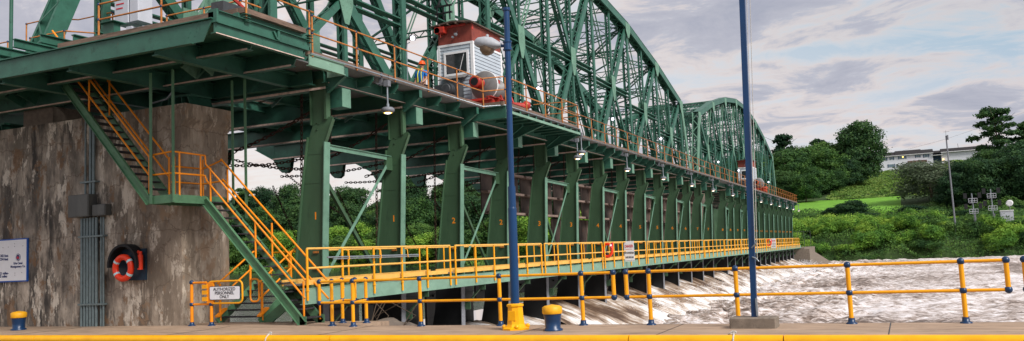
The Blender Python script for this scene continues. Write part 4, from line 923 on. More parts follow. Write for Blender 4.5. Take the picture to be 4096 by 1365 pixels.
# floor beams at every upright, with sheave brackets at the upstream end
for i, y in enumerate(COLS):
    t = s1 if i < 14 else s2
    q = MB(); q.ibeam((-14.95,y,6.97), (-27.6,y,6.97), 0.70, 0.30)
    q.prism([(-27.6,6.62),(-28.7,7.2),(-28.7,7.32),(-27.6,7.32)], 'y', y-0.02, y+0.02); q.bar((-27.6,y,6.62), (-28.7,y,7.2), 0.3, 0.02)
    q.rivets((-15.2,y-0.012,6.70), (-19.5,y-0.012,6.70), 0.14, (0,-1,0), 0.013)
    fb = q.build('floor_beam', 'green', t)
    MB().box(-27.6,-15.0,y-0.156,y-0.150,6.605,6.67).build('pale_flange_edge', 'edge', fb)
    sb_ = [(-27.6,6.62),(-27.25,6.1),(-27.05,5.94),(-26.8,5.92),(-26.6,6.05),(-26.5,6.62)]
    q = MB(); q.prism(sb_, 'y', y-0.13, y-0.10).prism(sb_, 'y', y+0.10, y+0.13)
    q.tube((-26.9,y-0.1,6.18), (-26.9,y+0.1,6.18), 0.22, 12); q.build('sheave_bracket', 'green', t)
    q = MB(); q.bar((-16.0,y+0.1,7.2), (-19.3,y+2.6,6.95), 0.03, 0.12); q.build('knee_angle', 'green', t)
for t, ya, yb in ((s1, 18.4, 77.4), (s2, 79.0, 134)):
    for x in (-16.0, -19.3, -21.0, -23.2):
        q = MB(); q.ibeam((x,ya,7.28), (x,yb,7.28), 0.34, 0.2); q.build('stringer', 'green', t)
    q = MB(); yy = ya
    while yy < yb: q.box(-22.3,-20.0,yy,yy+0.2,7.46,7.56); yy += 0.62
    q.build('rail_ties', 'wood', t)
    MB().box(-17.2,-14.95,ya,yb,7.20,7.235).build('service_deck', 'grating', t)
    MB().box(-19.6,-17.22,ya,yb,7.46,7.48).box(-24.6,-22.4,ya,yb,7.46,7.48).build('added_shade_plate', 'green', t)  # plates added between the trusses to darken the underside
# ------------------------------------------------------------------ high walkway
hw = T('high_walkway', (-14.7, 76, 7.0), 'long high service walkway with timber curb along the downstream side of the bridge', 'walkway')
XE = -14.3
MB().box(-14.96,-14.32,20.05,29.0,7.165,7.19).box(-14.96,-13.42,29.0,37.2,7.165,7.19).box(-14.96,-14.32,37.2,133.4,7.165,7.19).build('deck_grating', 'grating', hw)
q = MB()
for a, b_ in ((18.5,29.0),(37.25,133.4)):
    yy = a
    while yy < b_: q.box(-14.47,-14.37,yy,min(b_,yy+3.95),7.20,7.36); yy += 4.0
q.box(-14.4,-13.5,29.02,29.12,7.20,7.36).box(-13.55,-13.45,29.0,37.2,7.20,7.36).box(-14.4,-13.5,37.1,37.2,7.20,7.36)
q.build('timber_curb', 'wood', hw)
MB().path([(-14.28,18.5,7.24),(-14.28,28.9,7.22),(-13.40,29.05,7.20),(-13.38,37.2,7.20),(-14.26,37.3,7.2),(-14.28,133.5,7.2)], 0.026, 8).build('conduit', 'galv', hw)
q = MB(); q.ibeam((-15.0,20.0,6.95), (-15.0,133.4,6.95), 0.36, 0.16); q.rivets((-14.91,20.4,6.84), (-14.91,44,6.84), 0.16, (1,0,0), 0.013); eg_ = q.build('edge_girder', 'green', hw); MB().box(-14.92,-14.915,20.1,133,6.768,6.792).build('pale_flange_edge', 'edge', eg_)
for y in COLS:
    q = MB(); y -= 0.06
    q.prism([(-15.12,7.16),(-14.33,7.16),(-14.33,6.90),(-14.98,6.48),(-15.12,6.62)], 'y', y-0.01, y+0.01); q.box(-15.1,-14.32,y-0.09,y+0.09,7.145,7.165)
    q.bar((-14.33,y,6.91), (-14.98,y,6.49), 0.12, 0.015, up=(0.5,0,-0.8)); q.box(-14.335,-14.32,y-0.09,y+0.09,6.9,7.16); q.rivets((-15.05,y-0.01,6.66), (-15.05,y-0.01,7.1), 0.1, (0,-1,0), 0.014)
    q.build('column_bracket', 'green', hw)
for i, y in enumerate(COLS[:-1]):
    for f in (1/3, 2/3):
        q = MB()
        yy = y+(COLS[i+1]-y)*f
        if 28.5 < yy < 37.3 or i == 13: continue
        q.prism([(-14.96,7.16),(-14.36,7.16),(-14.36,7.02),(-14.52,6.86),(-14.96,6.86)], 'y', yy-0.01, yy+0.01); q.box(-14.96,-14.35,yy-0.07,yy+0.07,7.15,7.165); q.box(-14.96,-14.5,yy-0.07,yy+0.07,6.85,6.862)
        q.build('joist_bracket', 'green', hw)
for i, y in enumerate(COLS):
    y += 0.22
    q = MB(); q.box(-15.19,-14.70,y,y+0.44,6.09,6.66); q.build('weight_box', 'green', hw)
    if i < 12:
        q = MB(); q.box(-14.70,-14.69,y+0.01,y+0.43,6.10,6.65)
        for yy in (y+0.06, y+0.38): q.rivets((-14.692,yy,6.14), (-14.692,yy,6.62), 0.115, (1,0,0), 0.016)
        q.build('face_plate', 'gpale', hw)
# fascia near the stairs platform
q = MB(); q.box(-14.33,-14.30,18.45,20.05,6.92,7.20).box(-14.40,-14.26,18.45,20.05,6.90,6.92).box(-14.40,-14.26,18.45,20.05,7.20,7.215); q.box(-14.9,-14.3,20.03,20.06,6.9,7.2)
for yy in (19.35, 19.43):
    for z in (7.02, 7.10): q.rivets((-14.30,yy,z), (-14.30,yy,z), 1, (1,0,0), 0.014)
q.build('fascia_beam', 'gbeam', hw)
# bulge for the winch
q = MB(); q.box(-14.95,-13.36,28.98,29.02,6.72,7.16).box(-14.95,-13.36,28.9,29.1,6.70,6.72).box(-14.95,-13.36,28.9,29.1,7.145,7.16); q.rivets((-14.9,28.98,6.80), (-13.45,28.98,6.80), 0.13, (0,-1,0), 0.014); q.rivets((-14.9,28.98,7.06), (-13.45,28.98,7.06), 0.13, (0,-1,0), 0.014); q.build('bulge_end_beam', 'green', hw)
q = MB(); q.box(-13.40,-13.36,29.0,37.2,6.93,7.03); q.build('bulge_edge_angle', 'gbeam', hw)
for k in range(10):
    y = 29.7+k*0.8; q = MB(); q.ibeam((-14.9,y,7.04), (-13.45,y,7.04), 0.22, 0.12); q.box(-13.44,-13.42,y-0.06,y+0.06,6.93,7.15); q.build('bulge_joist', 'green', hw)
MB().box(-14.9,-13.36,37.16,37.2,6.9,7.16).build('bulge_end_beam', 'green', hw)
for y in (33.0, 37.2):
    q = MB(); q.prism([(-15.1,6.9),(-13.5,6.92),(-15.1,6.35)], 'y', y-0.07, y-0.05); q.bar((-15.1,y-0.06,6.35), (-13.45,y-0.06,6.90), 0.16, 0.015, up=(0,0,1)); q.build('bulge_bracket', 'green', hw)
# high handrail
hr = T('high_handrail', (-14.3, 76, 7.2), 'long rusty orange two-rail handrail along the high walkway', 'railing')
def hpath(z): return [(XE,18.6,z),(XE,28.95,z),(-13.42,29.15,z),(-13.42,37.1,z),(-14.0,37.15,z),(XE,37.2,z),(XE,133.4,z),(-15.6,133.45,z)]
for z in (8.32, 7.82): MB().path(hpath(z), 0.024, 8).build('rail', 'rustor', hr)
ph = [(XE, 18.6+2.08*k) for k in range(6)]+[(-13.42, 29.15+k*1.98) for k in range(5)]+[(XE, 37.3+2.1*k) for k in range(46)]
for x, y in ph:
    q = MB(); q.tube((x,y,7.16), (x,y,8.32), 0.026, 8); p_ = q.build('post', 'rustor', hr)
    if y < 80:
        for z in (8.32, 7.82): MB().sphere((x,y,z), 0.042, 8, 6).build('ball_joint', 'blue', p_)
for z in (8.32, 7.82): MB().tube((-15.0,35.6,z), (-13.42,35.9,z), 0.02, 6).build('rail', 'rustor', hr)
# ------------------------------------------------------------------ platform above the stairs
pf = T('stair_platform', (-17, 16.8, 6.9), 'large green steel platform with timber edging at the head of the staircase', 'platform')
q = MB(); q.prism([(-40,6.93),(-40,7.38),(-14.32,7.34),(-14.62,6.86)], 'y', 14.9, 14.93); q.box(-40,-14.30,14.84,14.99,7.36,7.385); q.bar((-40,14.9,6.93), (-14.9,14.9,6.855), 0.14, 0.02)
for x in (-15.0,-14.8): 
    for z in (7.12, 7.02): q.rivets((x+(7.12-z)*-0.6,14.9,z), (x+(7.12-z)*-0.6,14.9,z), 1, (0,-1,0), 0.016)
q.rivets((-28,14.9,6.945), (-15.2,14.9,6.90), 0.16, (0,-1,0), 0.013)
q.rivets((-28,14.9,7.32), (-14.6,14.9,7.31), 0.16, (0,-1,0), 0.011)
for xx in (-18.2,-21.4): 
    for d in (-0.06, 0.06): q.rivets((xx+d,14.9,7.05), (xx+d,14.9,7.2), 0.08, (0,-1,0), 0.014)
q.build('front_beam', 'green', pf)
MB().box(-19.6,-14.30,14.92,15.02,7.388,7.53).build('front_timber', 'wood', pf)
q = MB(); q.box(-14.33,-14.30,14.95,18.2,7.05,7.28).box(-14.42,-14.27,14.95,18.2,7.03,7.05)
for yy in (16.6, 16.72):
    for z in (7.13, 7.21): q.rivets((-14.30,yy,z), (-14.30,yy,z), 1, (1,0,0), 0.015)
sl_ = q.build('side_lower_beam', 'green', pf); MB().box(-14.27,-14.266,14.97,18.2,7.028,7.052).build('pale_flange_edge', 'edge', sl_)
q = MB(); q.box(-14.30,-14.27,14.95,18.42,7.30,7.56).box(-14.40,-14.20,14.95,18.42,7.56,7.575).box(-14.38,-14.24,14.95,18.42,7.285,7.30); q.box(-14.3,-14.22,17.1,17.18,7.30,7.58)
q.bar((-14.24,16.95,7.5), (-14.24,17.08,7.32), 0.05, 0.05)
q.build('side_upper_beam', 'green', pf)
MB().box(-14.60,-14.45,15.9,18.3,7.575,7.78).build('side_riser', 'green', pf)
MB().box(-14.55,-14.30,15.95,18.35,7.77,7.90).build('side_timber', 'wood', pf)
MB().box(-16.4,-14.5,15.92,16.02,7.77,7.90).build('rear_timber', 'wood', pf)
MB().box(-14.46,-14.2,14.92,14.98,7.28,7.60).build('corner_post', 'green', pf)
for y in (15.97, 18.40):
    q = MB()
    for z in (7.52, 7.62, 7.70): q.box(-14.32,-14.18,y-0.09,y+0.09,z,z+0.012)
    q.box(-14.3,-14.26,y-0.04,y+0.04,7.45,7.7); q.build('post_socket', 'green', pf)
for y, z0, z1, xe in ((16.39,6.95,7.29,-14.34),(18.12,6.86,7.29,-14.35)):
    q = MB(); q.prism([(-34,z0),(-34,z1),(xe,z1),(xe-0.5*(z1-z0),z0)], 'y', y-0.015, y+0.015); q.bar((-34,y,z0), (xe-0.5*(z1-z0),y,z0), 0.22, 0.02); cg_ = q.build('cross_girder', 'green', pf); MB().box(-30,xe-0.5*(z1-z0),y-0.118,y-0.11,z0-0.022,z0+0.022).build('pale_flange_edge', 'edge', cg_)
MB().box(-34,-14.5,15.0,18.4,7.30,7.335).build('platform_and_shade_plate', 'green', pf)  # platform floor, its left stretch added to shade the girders below
MB().box(-34,-17.3,18.45,20.6,7.60,7.64).build('approach_shade_plate', 'green', pf)  # added plate that keeps the girders beneath it in shade
for x in (-16.2,-19.2,-21.8): q = MB(); q.ibeam((x,14.95,7.0), (x,20.1,7.0), 0.5, 0.2); q.build('longitudinal_beam', 'green', pf)
for x, y0, z in ((-21.43,14.95,8.0),(-20.45,15.0,8.0),(-19.83,15.5,8.0),(-19.1,15.6,8.0),(-22.5,15.0,8.0),(-23.4,15.0,8.0)):
    z = 7.95; q = MB(); q.ibeam((x,y0+0.05,z-0.12), (x-0.02,y0+4.0,z-0.12), 0.24, 0.14); q.build('open_joist', 'green', pf)
q = MB(); q.ibeam((-30,16.6,7.6), (-15.5,16.6,7.6), 0.4, 0.16); q.build('joist_bearer', 'green', pf)
MB().box(-18.4,-18.0,15.3,15.5,7.5,7.95).box(-18.5,-17.9,15.2,15.6,7.95,7.97).build('bearer_stub', 'green', pf)
for x in (-24.42,): MB().tube((x,17,7.3), (x,17,11.5), 0.055, 8).build('corner_standard', 'green', pf)
# platform handrails
ph2 = T('platform_handrail', (-17, 16, 7.5), 'rusty orange handrail around the high platform above the staircase', 'railing')
def hseg(pts, zs, posts, zb):
    for z in zs: MB().path([(x,y,z) for x,y in pts], 0.024, 8).build('rail', 'rustor', ph2)
    for x, y in posts:
        p_ = MB().tube((x,y,zb), (x,y,zs[0]), 0.026, 8).build('post', 'rustor', ph2)
        for z in zs: MB().sphere((x,y,z), 0.042, 8, 6).build('ball_joint', 'blue', p_)
hseg([(-14.25,15.97),(-14.25,18.42)], (8.72,8.38), [(-14.25,15.97)], 7.6)
hseg([(-14.25,18.42),(-14.25,18.6)], (8.40,7.9), [(-14.25,18.42)], 7.5)
hseg([(-18.15,14.97),(-15.55,14.97),(-14.3,14.97)], (8.35,7.95), [(-18.15,14.97),(-16.0,14.97)], 7.4)
hseg([(-18.6,17.6),(-15.9,17.6),(-15.9,18.4)], (8.75,8.35), [(-18.6,17.6),(-17.2,17.6),(-15.9,17.6)], 7.4)
hseg([(-27.9,20),(-26.6,20),(-26.0,20.6),(-24.3,20.6)], (10.5,9.7), [(-27.9,20),(-26.6,20),(-24.3,20.6)], 8.0)
hseg([(-25.2,18.2),(-23.6,18.2),(-22.6,19.5)], (9.2,8.6), [(-25.2,18.2),(-23.6,18.2)], 7.6)
hseg([(-31,20),(-28.9,20)], (10.0,9.4), [(-28.9,20)], 8.0)
# abutment end girders and bearings
bg = T('bearing_girder', (-22, 19.2, 6.3), 'dark green riveted end girder and bearing shoes resting on the abutment', 'girder')
q = MB(); q.ibeam((-34,19.3,7.9), (-17.4,19.3,7.9), 0.95, 0.36)
for k in range(10): q.box(-33+k*1.5,-32.94+k*1.5,19.15,19.3,7.45,8.35)
q.rivets((-30,19.1,7.47), (-22,19.1,7.47), 0.12, (0,-1,0), 0.016); q.build('end_girder', 'green', bg)
MB().ibeam((-26.9,18.8,7.12), (-24.4,18.8,7.12), 0.34, 0.3).build('bearing_beam', 'green', bg)
MB().ibeam((-34,20.0,7.1), (-15.4,20.0,7.1), 0.7, 0.3).build('rear_girder', 'green', bg)
for x in (-19.3, -27.6):
    q = MB(); q.box(x-0.7,x+0.7,18.5,19.5,6.28,6.34).box(x-0.6,x+0.6,18.6,19.4,6.62,6.68)
    for d in (-0.6,-0.3,0,0.3,0.6): q.prism([(x+d-0.02,6.34),(x+d+0.02,6.34),(x+d*0.8+0.02,6.62),(x+d*0.8-0.02,6.62)], 'y', 18.55, 19.45)
    q.build('bearing_shoe', 'green', bg)
MB().path([(-19.9,18.2,6.45),(-19.2,18.15,6.5),(-18.95,18.15,6.7),(-18.9,18.15,7.3)], 0.03, 8).build('conduit_bend', 'galv', bg)
# cabinet, barrier arm
ec = T('equipment_cabinet', (-22.8, 20, 7.5), 'pale grey equipment cabinet standing on the bridge behind the platform handrail', 'cabinet')
MB().bbox(-23.4,-22.75,19.9,20.5,9.75,11.8,0.02).build('cabinet_body', 'cab', ec); MB().bbox(-22.70,-22.3,19.9,20.5,9.75,11.4,0.02).build('side_box', 'cab', ec); MB().box(-22.85,-22.6,19.9,20.2,7.5,9.6).build('leg', 'cab', ec)
q = MB(); q.box(-23.3,-22.95,19.89,19.9,10.4,10.44).box(-23.3,-23.0,19.89,19.9,10.25,10.29); q.build('red_label', 'redtxt', ec)
cbx = T('counterweight_box', (-15.3, 17, 7.8), 'long dark steel box lying behind the timber curb of the platform', 'box'); MB().box(-15.6,-15.2,16.2,18.7,7.6,8.28).build('box_body', 'dgrey', cbx)
tag(MB().bar((-15.4,15.6,9.0), (-15.4,17.4,8.25), 0.05, 0.08).build('barrier_arm', 'red', None, (-15.4,16.5,8.6)), 'red arm sloping down to the dark box on the platform', 'barrier arm')
# ------------------------------------------------------------------ lamps
def pendant(y, z, x, label):
    t = T('pendant_lamp', (x, y, z), label, 'lamp', 'pendant lamps under the high walkway')
    q = MB(); q.box(x-0.08,x+0.08,y-0.08,y+0.08,z+0.74,z+0.92).box(x-0.22,x-0.08,y-0.05,y+0.05,z+0.79,z+0.88); q.build('junction_box', 'lampgrey', t)
    q = MB(); q.path([(x-0.22,y,z+0.85),(x-0.35,y,z+0.85),(x-0.42,y-0.05,z+0.95),(x-0.42,y-0.05,z+1.15)], 0.018, 6); q.box(x-0.32,x-0.2,y+0.02,y+0.05,z+0.8,z+1.2); q.build('feed_conduit', 'lampgrey', t)
    q = MB(); q.tube((x,y,z+0.12), (x,y,z+0.76), 0.028, 8); q.tube((x,y,z+0.10), (x,y,z+0.2), 0.05, 8); q.build('stem', 'galv', t)
    q = MB(); q.lathe([(0.05,0.10),(0.15,0.085),(0.205,0.04),(0.21,-0.02),(0.17,-0.07),(0.13,-0.08)], (x,y,z), 18); q.build('shade', 'lampgrey', t)
    MB().lathe([(0.10,-0.078),(0.085,-0.10),(0.03,-0.115)], (x,y,z), 12).build('bulb', 'bulb', t)
    MB().lathe([(0.135,-0.076),(0.125,-0.084)], (x,y,z), 14).build('glow_rim', 'amber', t)
    return t
PL_ = [22.0, 37.3, 38.7, 46.8, 54.8, 63.0, 70.7, 79.5, 88.4, 96.3, 104.0, 111.3, 118.7, 125.8, 132.5]
names = ['grey pendant lamp under the high walkway nearest the camera, between the first uprights','lit pendant lamp hanging from the winch bulge edge, the higher of two close together','lit pendant lamp just past the winch bulge, the lower of two close together']
q0 = pendant(22.0, 6.13, -14.12, names[0])
dup(q0, (0.72, 37.3-22, 0.0), names[1]); dup(q0, (0, 38.7-22, -0.05), names[2])
for i, y in enumerate(PL_[3:]): dup(q0, (0, y-22, -0.07), 'lit pendant lamp under the high walkway, %s past the winch bulge' % ORD[i+1])
def flood(y, z, x, label, aim=(0.55,-0.75,-0.35)):
    t = T('floodlight', (x, y, z), label, 'floodlight', 'floodlights on the truss posts')
    a = V(aim).normalized(); q = MB(); q.bar((x,y,z), V((x,y,z))+a*0.16, 0.24, 0.18); q.bar((x-0.3,y,z-0.05), (x,y,z), 0.05, 0.05); q.build('housing', 'dgrey', t)
    q = MB(); q.tube(V((x,y,z))+a*0.161, V((x,y,z))+a*0.19, 0.085, 12); q.build('lens', 'flood', t)
    return t
fl = flood(28.4, 10.2, -17.0, 'lit floodlight on the truss post above the worker')
for i, y in enumerate((41.0, 53.5, 65.7, 88.3, 100.1, 111.5, 123.6)): dup(fl, (0, y-28.4, -0.05*i if y < 100 else -0.2), 'small lit floodlight on the truss, %s beyond the one above the worker' % ORD[i])
q = MB(); q.tube((-17.15,28.2,7.5), (-17.15,28.2,9.7), 0.02, 6); q.path([(-17.15,28.2,9.7),(-17.15,28.25,9.95),(-17.05,28.3,10.0)], 0.02, 6); tag(q.build('floodlight_conduit', 'galv', None, (-17.15,28.2,7.5)), 'thin grey conduit on the truss post running down from the floodlight by the worker', 'conduit')
# ------------------------------------------------------------------ winch houses
def winch(x0, y0, label, dlabel, detail=True):
    t = T('winch_house', (x0-0.8, y0+1.3, 7.25), label, 'winch house')
    W, D = 1.62, 2.75; zb, zt, zr = 7.3, 10.30, 11.15
    xa, xb, ya, yb = x0-W, x0, y0, y0+D
    MB().box(xa+0.03,xb-0.03,ya+0.03,yb-0.03,zb,zt).build('wall_core', 'siding', t)
    def boards(face):
        q = MB(); z = zb
        while z < zt-0.05:
            h = 0.15
            if face == 'f': q.prism([(ya+0.03,z),(ya-0.012,z),(ya+0.012,z+h),(ya+0.03,z+h)], 'x', xa+0.06, xb-0.06)
            else: q.prism([(xb-0.03,z),(xb+0.012,z),(xb-0.012,z+h),(xb-0.03,z+h)], 'y', ya+0.06, yb-0.06)
            z += h
        return q
    boards('f').build('front_siding', 'siding', t); boards('s').build('side_siding', 'siding', t)
    q = MB(); q.box(xb-0.10,xb+0.025,ya-0.025,ya+0.10,zb,zt).box(xa-0.02,xa+0.09,ya-0.025,ya+0.05,zb,zt).box(xb-0.05,xb+0.025,yb-0.10,yb+0.02,zb,zt)
    q.box(xa-0.02,xb+0.03,ya-0.03,ya+0.03,zt,zt+0.09).box(xb-0.03,xb+0.03,ya+0.03,yb+0.02,zt,zt+0.09); q.build('corner_trim', 'trim', t)
    wx0, wx1, wz0, wz1 = xa+0.36, xa+1.34, 9.12, 9.95
    q = MB(); y = ya-0.05
    q.box(wx0-0.09,wx1+0.09,y,ya,wz1,wz1+0.09).box(wx0-0.09,wx1+0.09,y,ya,wz0-0.09,wz0).box(wx0-0.09,wx0,y,ya,wz0,wz1).box(wx1,wx1+0.09,y,ya,wz0,wz1)
    f = q.build('window_frame', 'trim', t); MB().box(wx0,wx1,ya-0.025,ya-0.015,wz0,wz1).build('pane', 'glass', f)
    MB().bar((wx0+0.62,ya-0.03,wz0+0.05), (wx0+0.85,ya-0.03,wz1-0.05), 0.012, 0.02).build('mullion_wire', 'trim', f)
    q = MB(); n = 11
    for k in range(n): 
        xx = wx0-0.12+k*0.11; q.bar((xx,ya-0.02,wz0-0.10), (xx,ya-0.45,wz0-0.30), 0.115 if k % 2 else 0.10, 0.02 if k % 2 else 0.035)
    q.build('awning', 'drum', t)
    MB().box(xa+0.02,xb-0.02,ya+0.0,yb-0.02,zt+0.09,zr).build('red_band', 'redwall', t)
    q = MB(); 
    for zz_ in (zt+0.15, zr-0.15): q.rivets((xb-0.06,ya,zt+0.2), (xb-0.06,ya,zr-0.1), 0.09, (0,-1,0), 0.012)
    q.box(xb-0.03,xb-0.005,ya+0.02,ya+0.14,zr-0.25,zr-0.05); q.bar((xa+0.05,ya-0.02,zr-0.02), (xb-0.3,ya-0.02,zr-0.02), 0.05, 0.1); q.build('band_trim', 'red', t)
    q = MB(); q.prism([(xa-0.22,zr+0.0),(xa-0.22,zr+0.05),((xa+xb)/2,zr+0.16),(xb+0.12,zr+0.03),(xb+0.12,zr-0.02),((xa+xb)/2,zr+0.10)], 'y', ya-0.28, yb+0.22); q.build('roof', 'roofw', t)
    q = MB()
    for k in range(4): q.tube((xa+0.25+k*0.38,ya-0.30,zr+0.03), (xa+0.25+k*0.38,ya+0.1,zr+0.03), 0.035, 8)
    q.build('rafter_ends', 'wood', t)
    q = MB(); q.tube((xa+0.95,ya-0.02,zr-0.25), (xa+0.95,ya-0.12,zr-0.45), 0.012, 6); q.lathe([(0.05,-0.10),(0.075,0.0)], (xa+0.93,ya-0.12,zr-0.42), 10, 'y'); q.lathe([(0.04,-0.08),(0.055,0.0)], (xa+0.80,ya-0.14,zr-0.52), 10, 'y'); q.build('spot_lamps', 'galv', t)
    if detail:
        q = MB(); q.box(xa+0.05,xa+0.45,ya-0.35,ya,zr-0.30,zr-0.05); q.tube((xa+0.15,ya-0.35,zr-0.2), (xa+0.15,ya-0.05,zr-0.2), 0.14, 10); q.tube((xa+0.3,ya-0.30,zr-0.5), (xa+0.28,ya-0.28,zr-0.2), 0.02, 6); q.build('hoist_head', 'red', t)
    # winch
    w = T('winch_machine', (x0+0.6, y0+0.2, 7.25), dlabel, 'winch')
    xd = x0+0.62
    q = MB(); q.ibeam((xa+0.1,y0-0.5,7.62), (x0+1.35,y0-0.5,7.62), 0.34, 0.2); q.ibeam((xa+0.1,y0-1.1,7.5), (x0+1.35,y0-1.1,7.5), 0.28, 0.2); q.ibeam((xd-0.5,y0-1.1,7.62), (xd-0.5,y0+2.4,7.62), 0.3, 0.2); q.ibeam((xd+0.55,y0-1.1,7.62), (xd+0.55,y0+2.4,7.62), 0.34, 0.2)
    for yy in (y0-1.0, y0+0.3, y0+1.5): q.box(xd-0.5,xd+0.55,yy,yy+0.1,7.45,7.75)
    q.rivets((xd+0.56,y0-1.0,7.62), (xd+0.56,y0+2.3,7.62), 0.15, (1,0,0), 0.018); q.build('base_frame', 'red', w)
    q = MB(); q.lathe([(0.02,0),(0.58,0.0),(0.60,0.03),(0.60,0.10),(0.55,0.13),(0.02,0.13)], (xd,y0-0.35,8.38), 28, 'y'); q.build('gear_cover', 'drum', w)
    MB().lathe([(0.605,0.02),(0.615,0.05),(0.605,0.09)], (xd,y0-0.35,8.38), 28, 'y').build('cover_rim', 'trim', w)
    q = MB(); q.lathe([(0.02,0),(0.40,0.0),(0.40,0.75),(0.52,0.76),(0.52,0.82),(0.38,0.84),(0.38,1.6),(0.02,1.6)], (xd,y0-0.2,8.30), 24, 'y'); q.build('cable_drum', 'drum', w)
    q = MB(); q.lathe([(0.17,0),(0.25,0.01),(0.25,0.08),(0.17,0.12),(0.15,0.4),(0.22,0.5)], (xd-0.15,y0-0.9,8.48), 20, 'y'); q.build('hub', 'red', w)
    MB().lathe([(0.165,0),(0.165,0.01)], (xd-0.15,y0-0.912,8.48), 16, 'y').build('hub_bore', 'black', w)
    for yy in (y0+0.45, y0+1.55):
        q = MB(); q.prism([(xd-0.45,7.78),(xd+0.45,7.78),(xd+0.22,8.42),(xd-0.1,8.52),(xd-0.22,8.4)], 'y', yy, yy+0.12); q.prism([(xd-0.1,8.35),(xd+0.3,8.5),(xd+0.3,8.7),(xd+0.05,8.66)], 'y', yy-0.05, yy+0.1); q.build('bearing_stand', 'red', w)
    q = MB(); q.lathe([(0.1,0),(0.30,0.0),(0.33,0.06),(0.30,0.12),(0.26,0.14),(0.28,0.3),(0.24,0.34),(0.26,0.5),(0.1,0.52)], (xa+0.55,y0-1.1,7.68), 20, 'x'); q.build('brake_drum', 'red', w)
    q = MB(); q.box(xa+0.35,xa+1.1,y0-0.75,y0-0.1,7.8,8.05); q.tube((xa+0.75,y0-0.8,8.35), (xa+0.75,y0-0.1,8.35), 0.26, 14); q.box(xa+0.1,xa+0.5,y0-0.6,y0-0.1,8.1,8.6); q.lathe([(0.18,0),(0.22,0.03),(0.18,0.06)], (xa+0.75,y0-0.86,8.35), 16, 'y'); q.box(xa+0.95,xa+1.15,y0-0.5,y0-0.05,7.9,8.75); q.build('motor', 'dgrey', w)
    q = MB(); q.tube((xd-0.2,y0+2.3,7.95), (xd+0.3,y0+3.0,7.95), 0.16, 12); q.sphere((xd+0.35,y0+3.05,8.0), 0.2, 12, 8); q.tube((xd+0.35,y0+3.05,7.45), (xd+0.35,y0+3.05,8.0), 0.1, 8); q.build('warping_head', 'red', w)
    return t, w
winch(-15.6, 30.85, 'pale clapboard winch house with red upper band beside the high walkway, the large near one', 'red and grey winch machinery in front of the near winch house')
winch(-15.6, 101.5, 'small distant winch house with red band near the far end of the bridge', 'small red winch machinery in front of the distant winch house', False)
# hoist tongs above the near winch house
q = MB(); q.path([(-17.0,30.7,12.9),(-17.1,30.65,12.6),(-16.9,30.65,12.35),(-17.05,30.65,12.05)], 0.05, 6); q.path([(-16.7,30.7,12.9),(-16.55,30.65,12.6),(-16.75,30.65,12.35),(-16.6,30.65,12.05)], 0.05, 6); q.bar((-17.2,30.65,12.0), (-16.4,30.65,12.0), 0.1, 0.06); q.bar((-17.2,30.65,11.7), (-16.4,30.65,11.7), 0.1, 0.06); q.bar((-16.8,30.7,12.9), (-16.8,30.7,14.5), 0.03, 0.03)
for x in (-17.1,-16.8,-16.5): q.bar((x,30.65,11.4), (x,30.65,12.0), 0.05, 0.05)
tag(q.build('hoist_tongs', 'black', None, (-16.8,30.65,11.5)), 'black hoisting tongs hanging above the near winch house roof', 'hoist')
# ------------------------------------------------------------------ worker
def skin_obj(name, joints, edges, mat, parent, sub=2):
    me = bpy.data.meshes.new(name); o_ = parent.location if parent.parent is None else parent.location+parent.parent.location
    me.from_pydata([tuple(V(p)-o_) for p, r in joints], edges, []); ob = bpy.data.objects.new(name, me); S.collection.objects.link(ob); ob.parent = parent
    sk = ob.modifiers.new('skin', 'SKIN'); sk.use_smooth_shade = True
    if not me.skin_vertices: 
        bpy.context.view_layer.objects.active = ob
        try: bpy.ops.mesh.customdata_skin_add()
        except Exception: pass
    for v, (p, r) in zip(me.skin_vertices[0].data, joints): v.radius = (r, r) if isinstance(r, float) else r
    me.skin_vertices[0].data[0].use_root = True
    sb = ob.modifiers.new('sub', 'SUBSURF'); sb.levels = sb.render_levels = sub
    me.materials.append(M[mat]); return ob
wx, wy, wz = -16.35, 27.9, 7.24
pe = T('person', (wx, wy, wz), 'worker in blue shirt and orange hard hat on the walkway left of the winch house', 'person')
def J(x, y, z, r): return ((wx+x, wy+y, wz+z), r)
bj = [J(0,0,0.92,0.13), J(0,0,1.15,0.13), J(0.02,-0.02,1.38,0.145), J(0.04,-0.04,1.50,0.06), J(0.06,-0.05,1.60,0.085), J(0.07,-0.05,1.69,0.09),
      J(0.10,0,0.80,0.095), J(0.11,-0.02,0.46,0.062), J(0.11,0,0.09,0.045), J(0.11,-0.14,0.04,0.04),
      J(-0.10,0,0.80,0.095), J(-0.11,-0.02,0.46,0.062), J(-0.11,0.02,0.09,0.045), J(-0.11,-0.12,0.04,0.04),
      J(0.19,-0.02,1.40,0.06), J(0.24,-0.04,1.12,0.045), J(0.20,-0.22,0.98,0.032), J(0.19,-0.30,0.96,0.03),
      J(-0.18,-0.02,1.40,0.06), J(-0.23,-0.02,1.12,0.045), J(-0.20,-0.18,0.95,0.032), J(-0.19,-0.26,0.93,0.03)]
be = [(0,1),(1,2),(2,3),(3,4),(4,5),(0,6),(6,7),(7,8),(8,9),(0,10),(10,11),(11,12),(12,13),(2,14),(14,15),(15,16),(16,17),(2,18),(18,19),(19,20),(20,21)]
body = skin_obj('body', bj, be, 'skin', pe)
for sx_, hy in ((0.19,-0.30),(-0.19,-0.26)):
    q = MB()
    for k in range(4): q.path([(wx+sx_-0.024+k*0.016, wy+hy-0.02, wz+0.955), (wx+sx_-0.026+k*0.017, wy+hy-0.07-0.01*(k in (1,2)), wz+0.945), (wx+sx_-0.026+k*0.017, wy+hy-0.085, wz+0.915)], 0.008, 6)
    q.path([(wx+sx_-0.03, wy+hy, wz+0.95), (wx+sx_-0.055, wy+hy-0.03, wz+0.935)], 0.009, 6); q.build('hand', 'skin', pe)
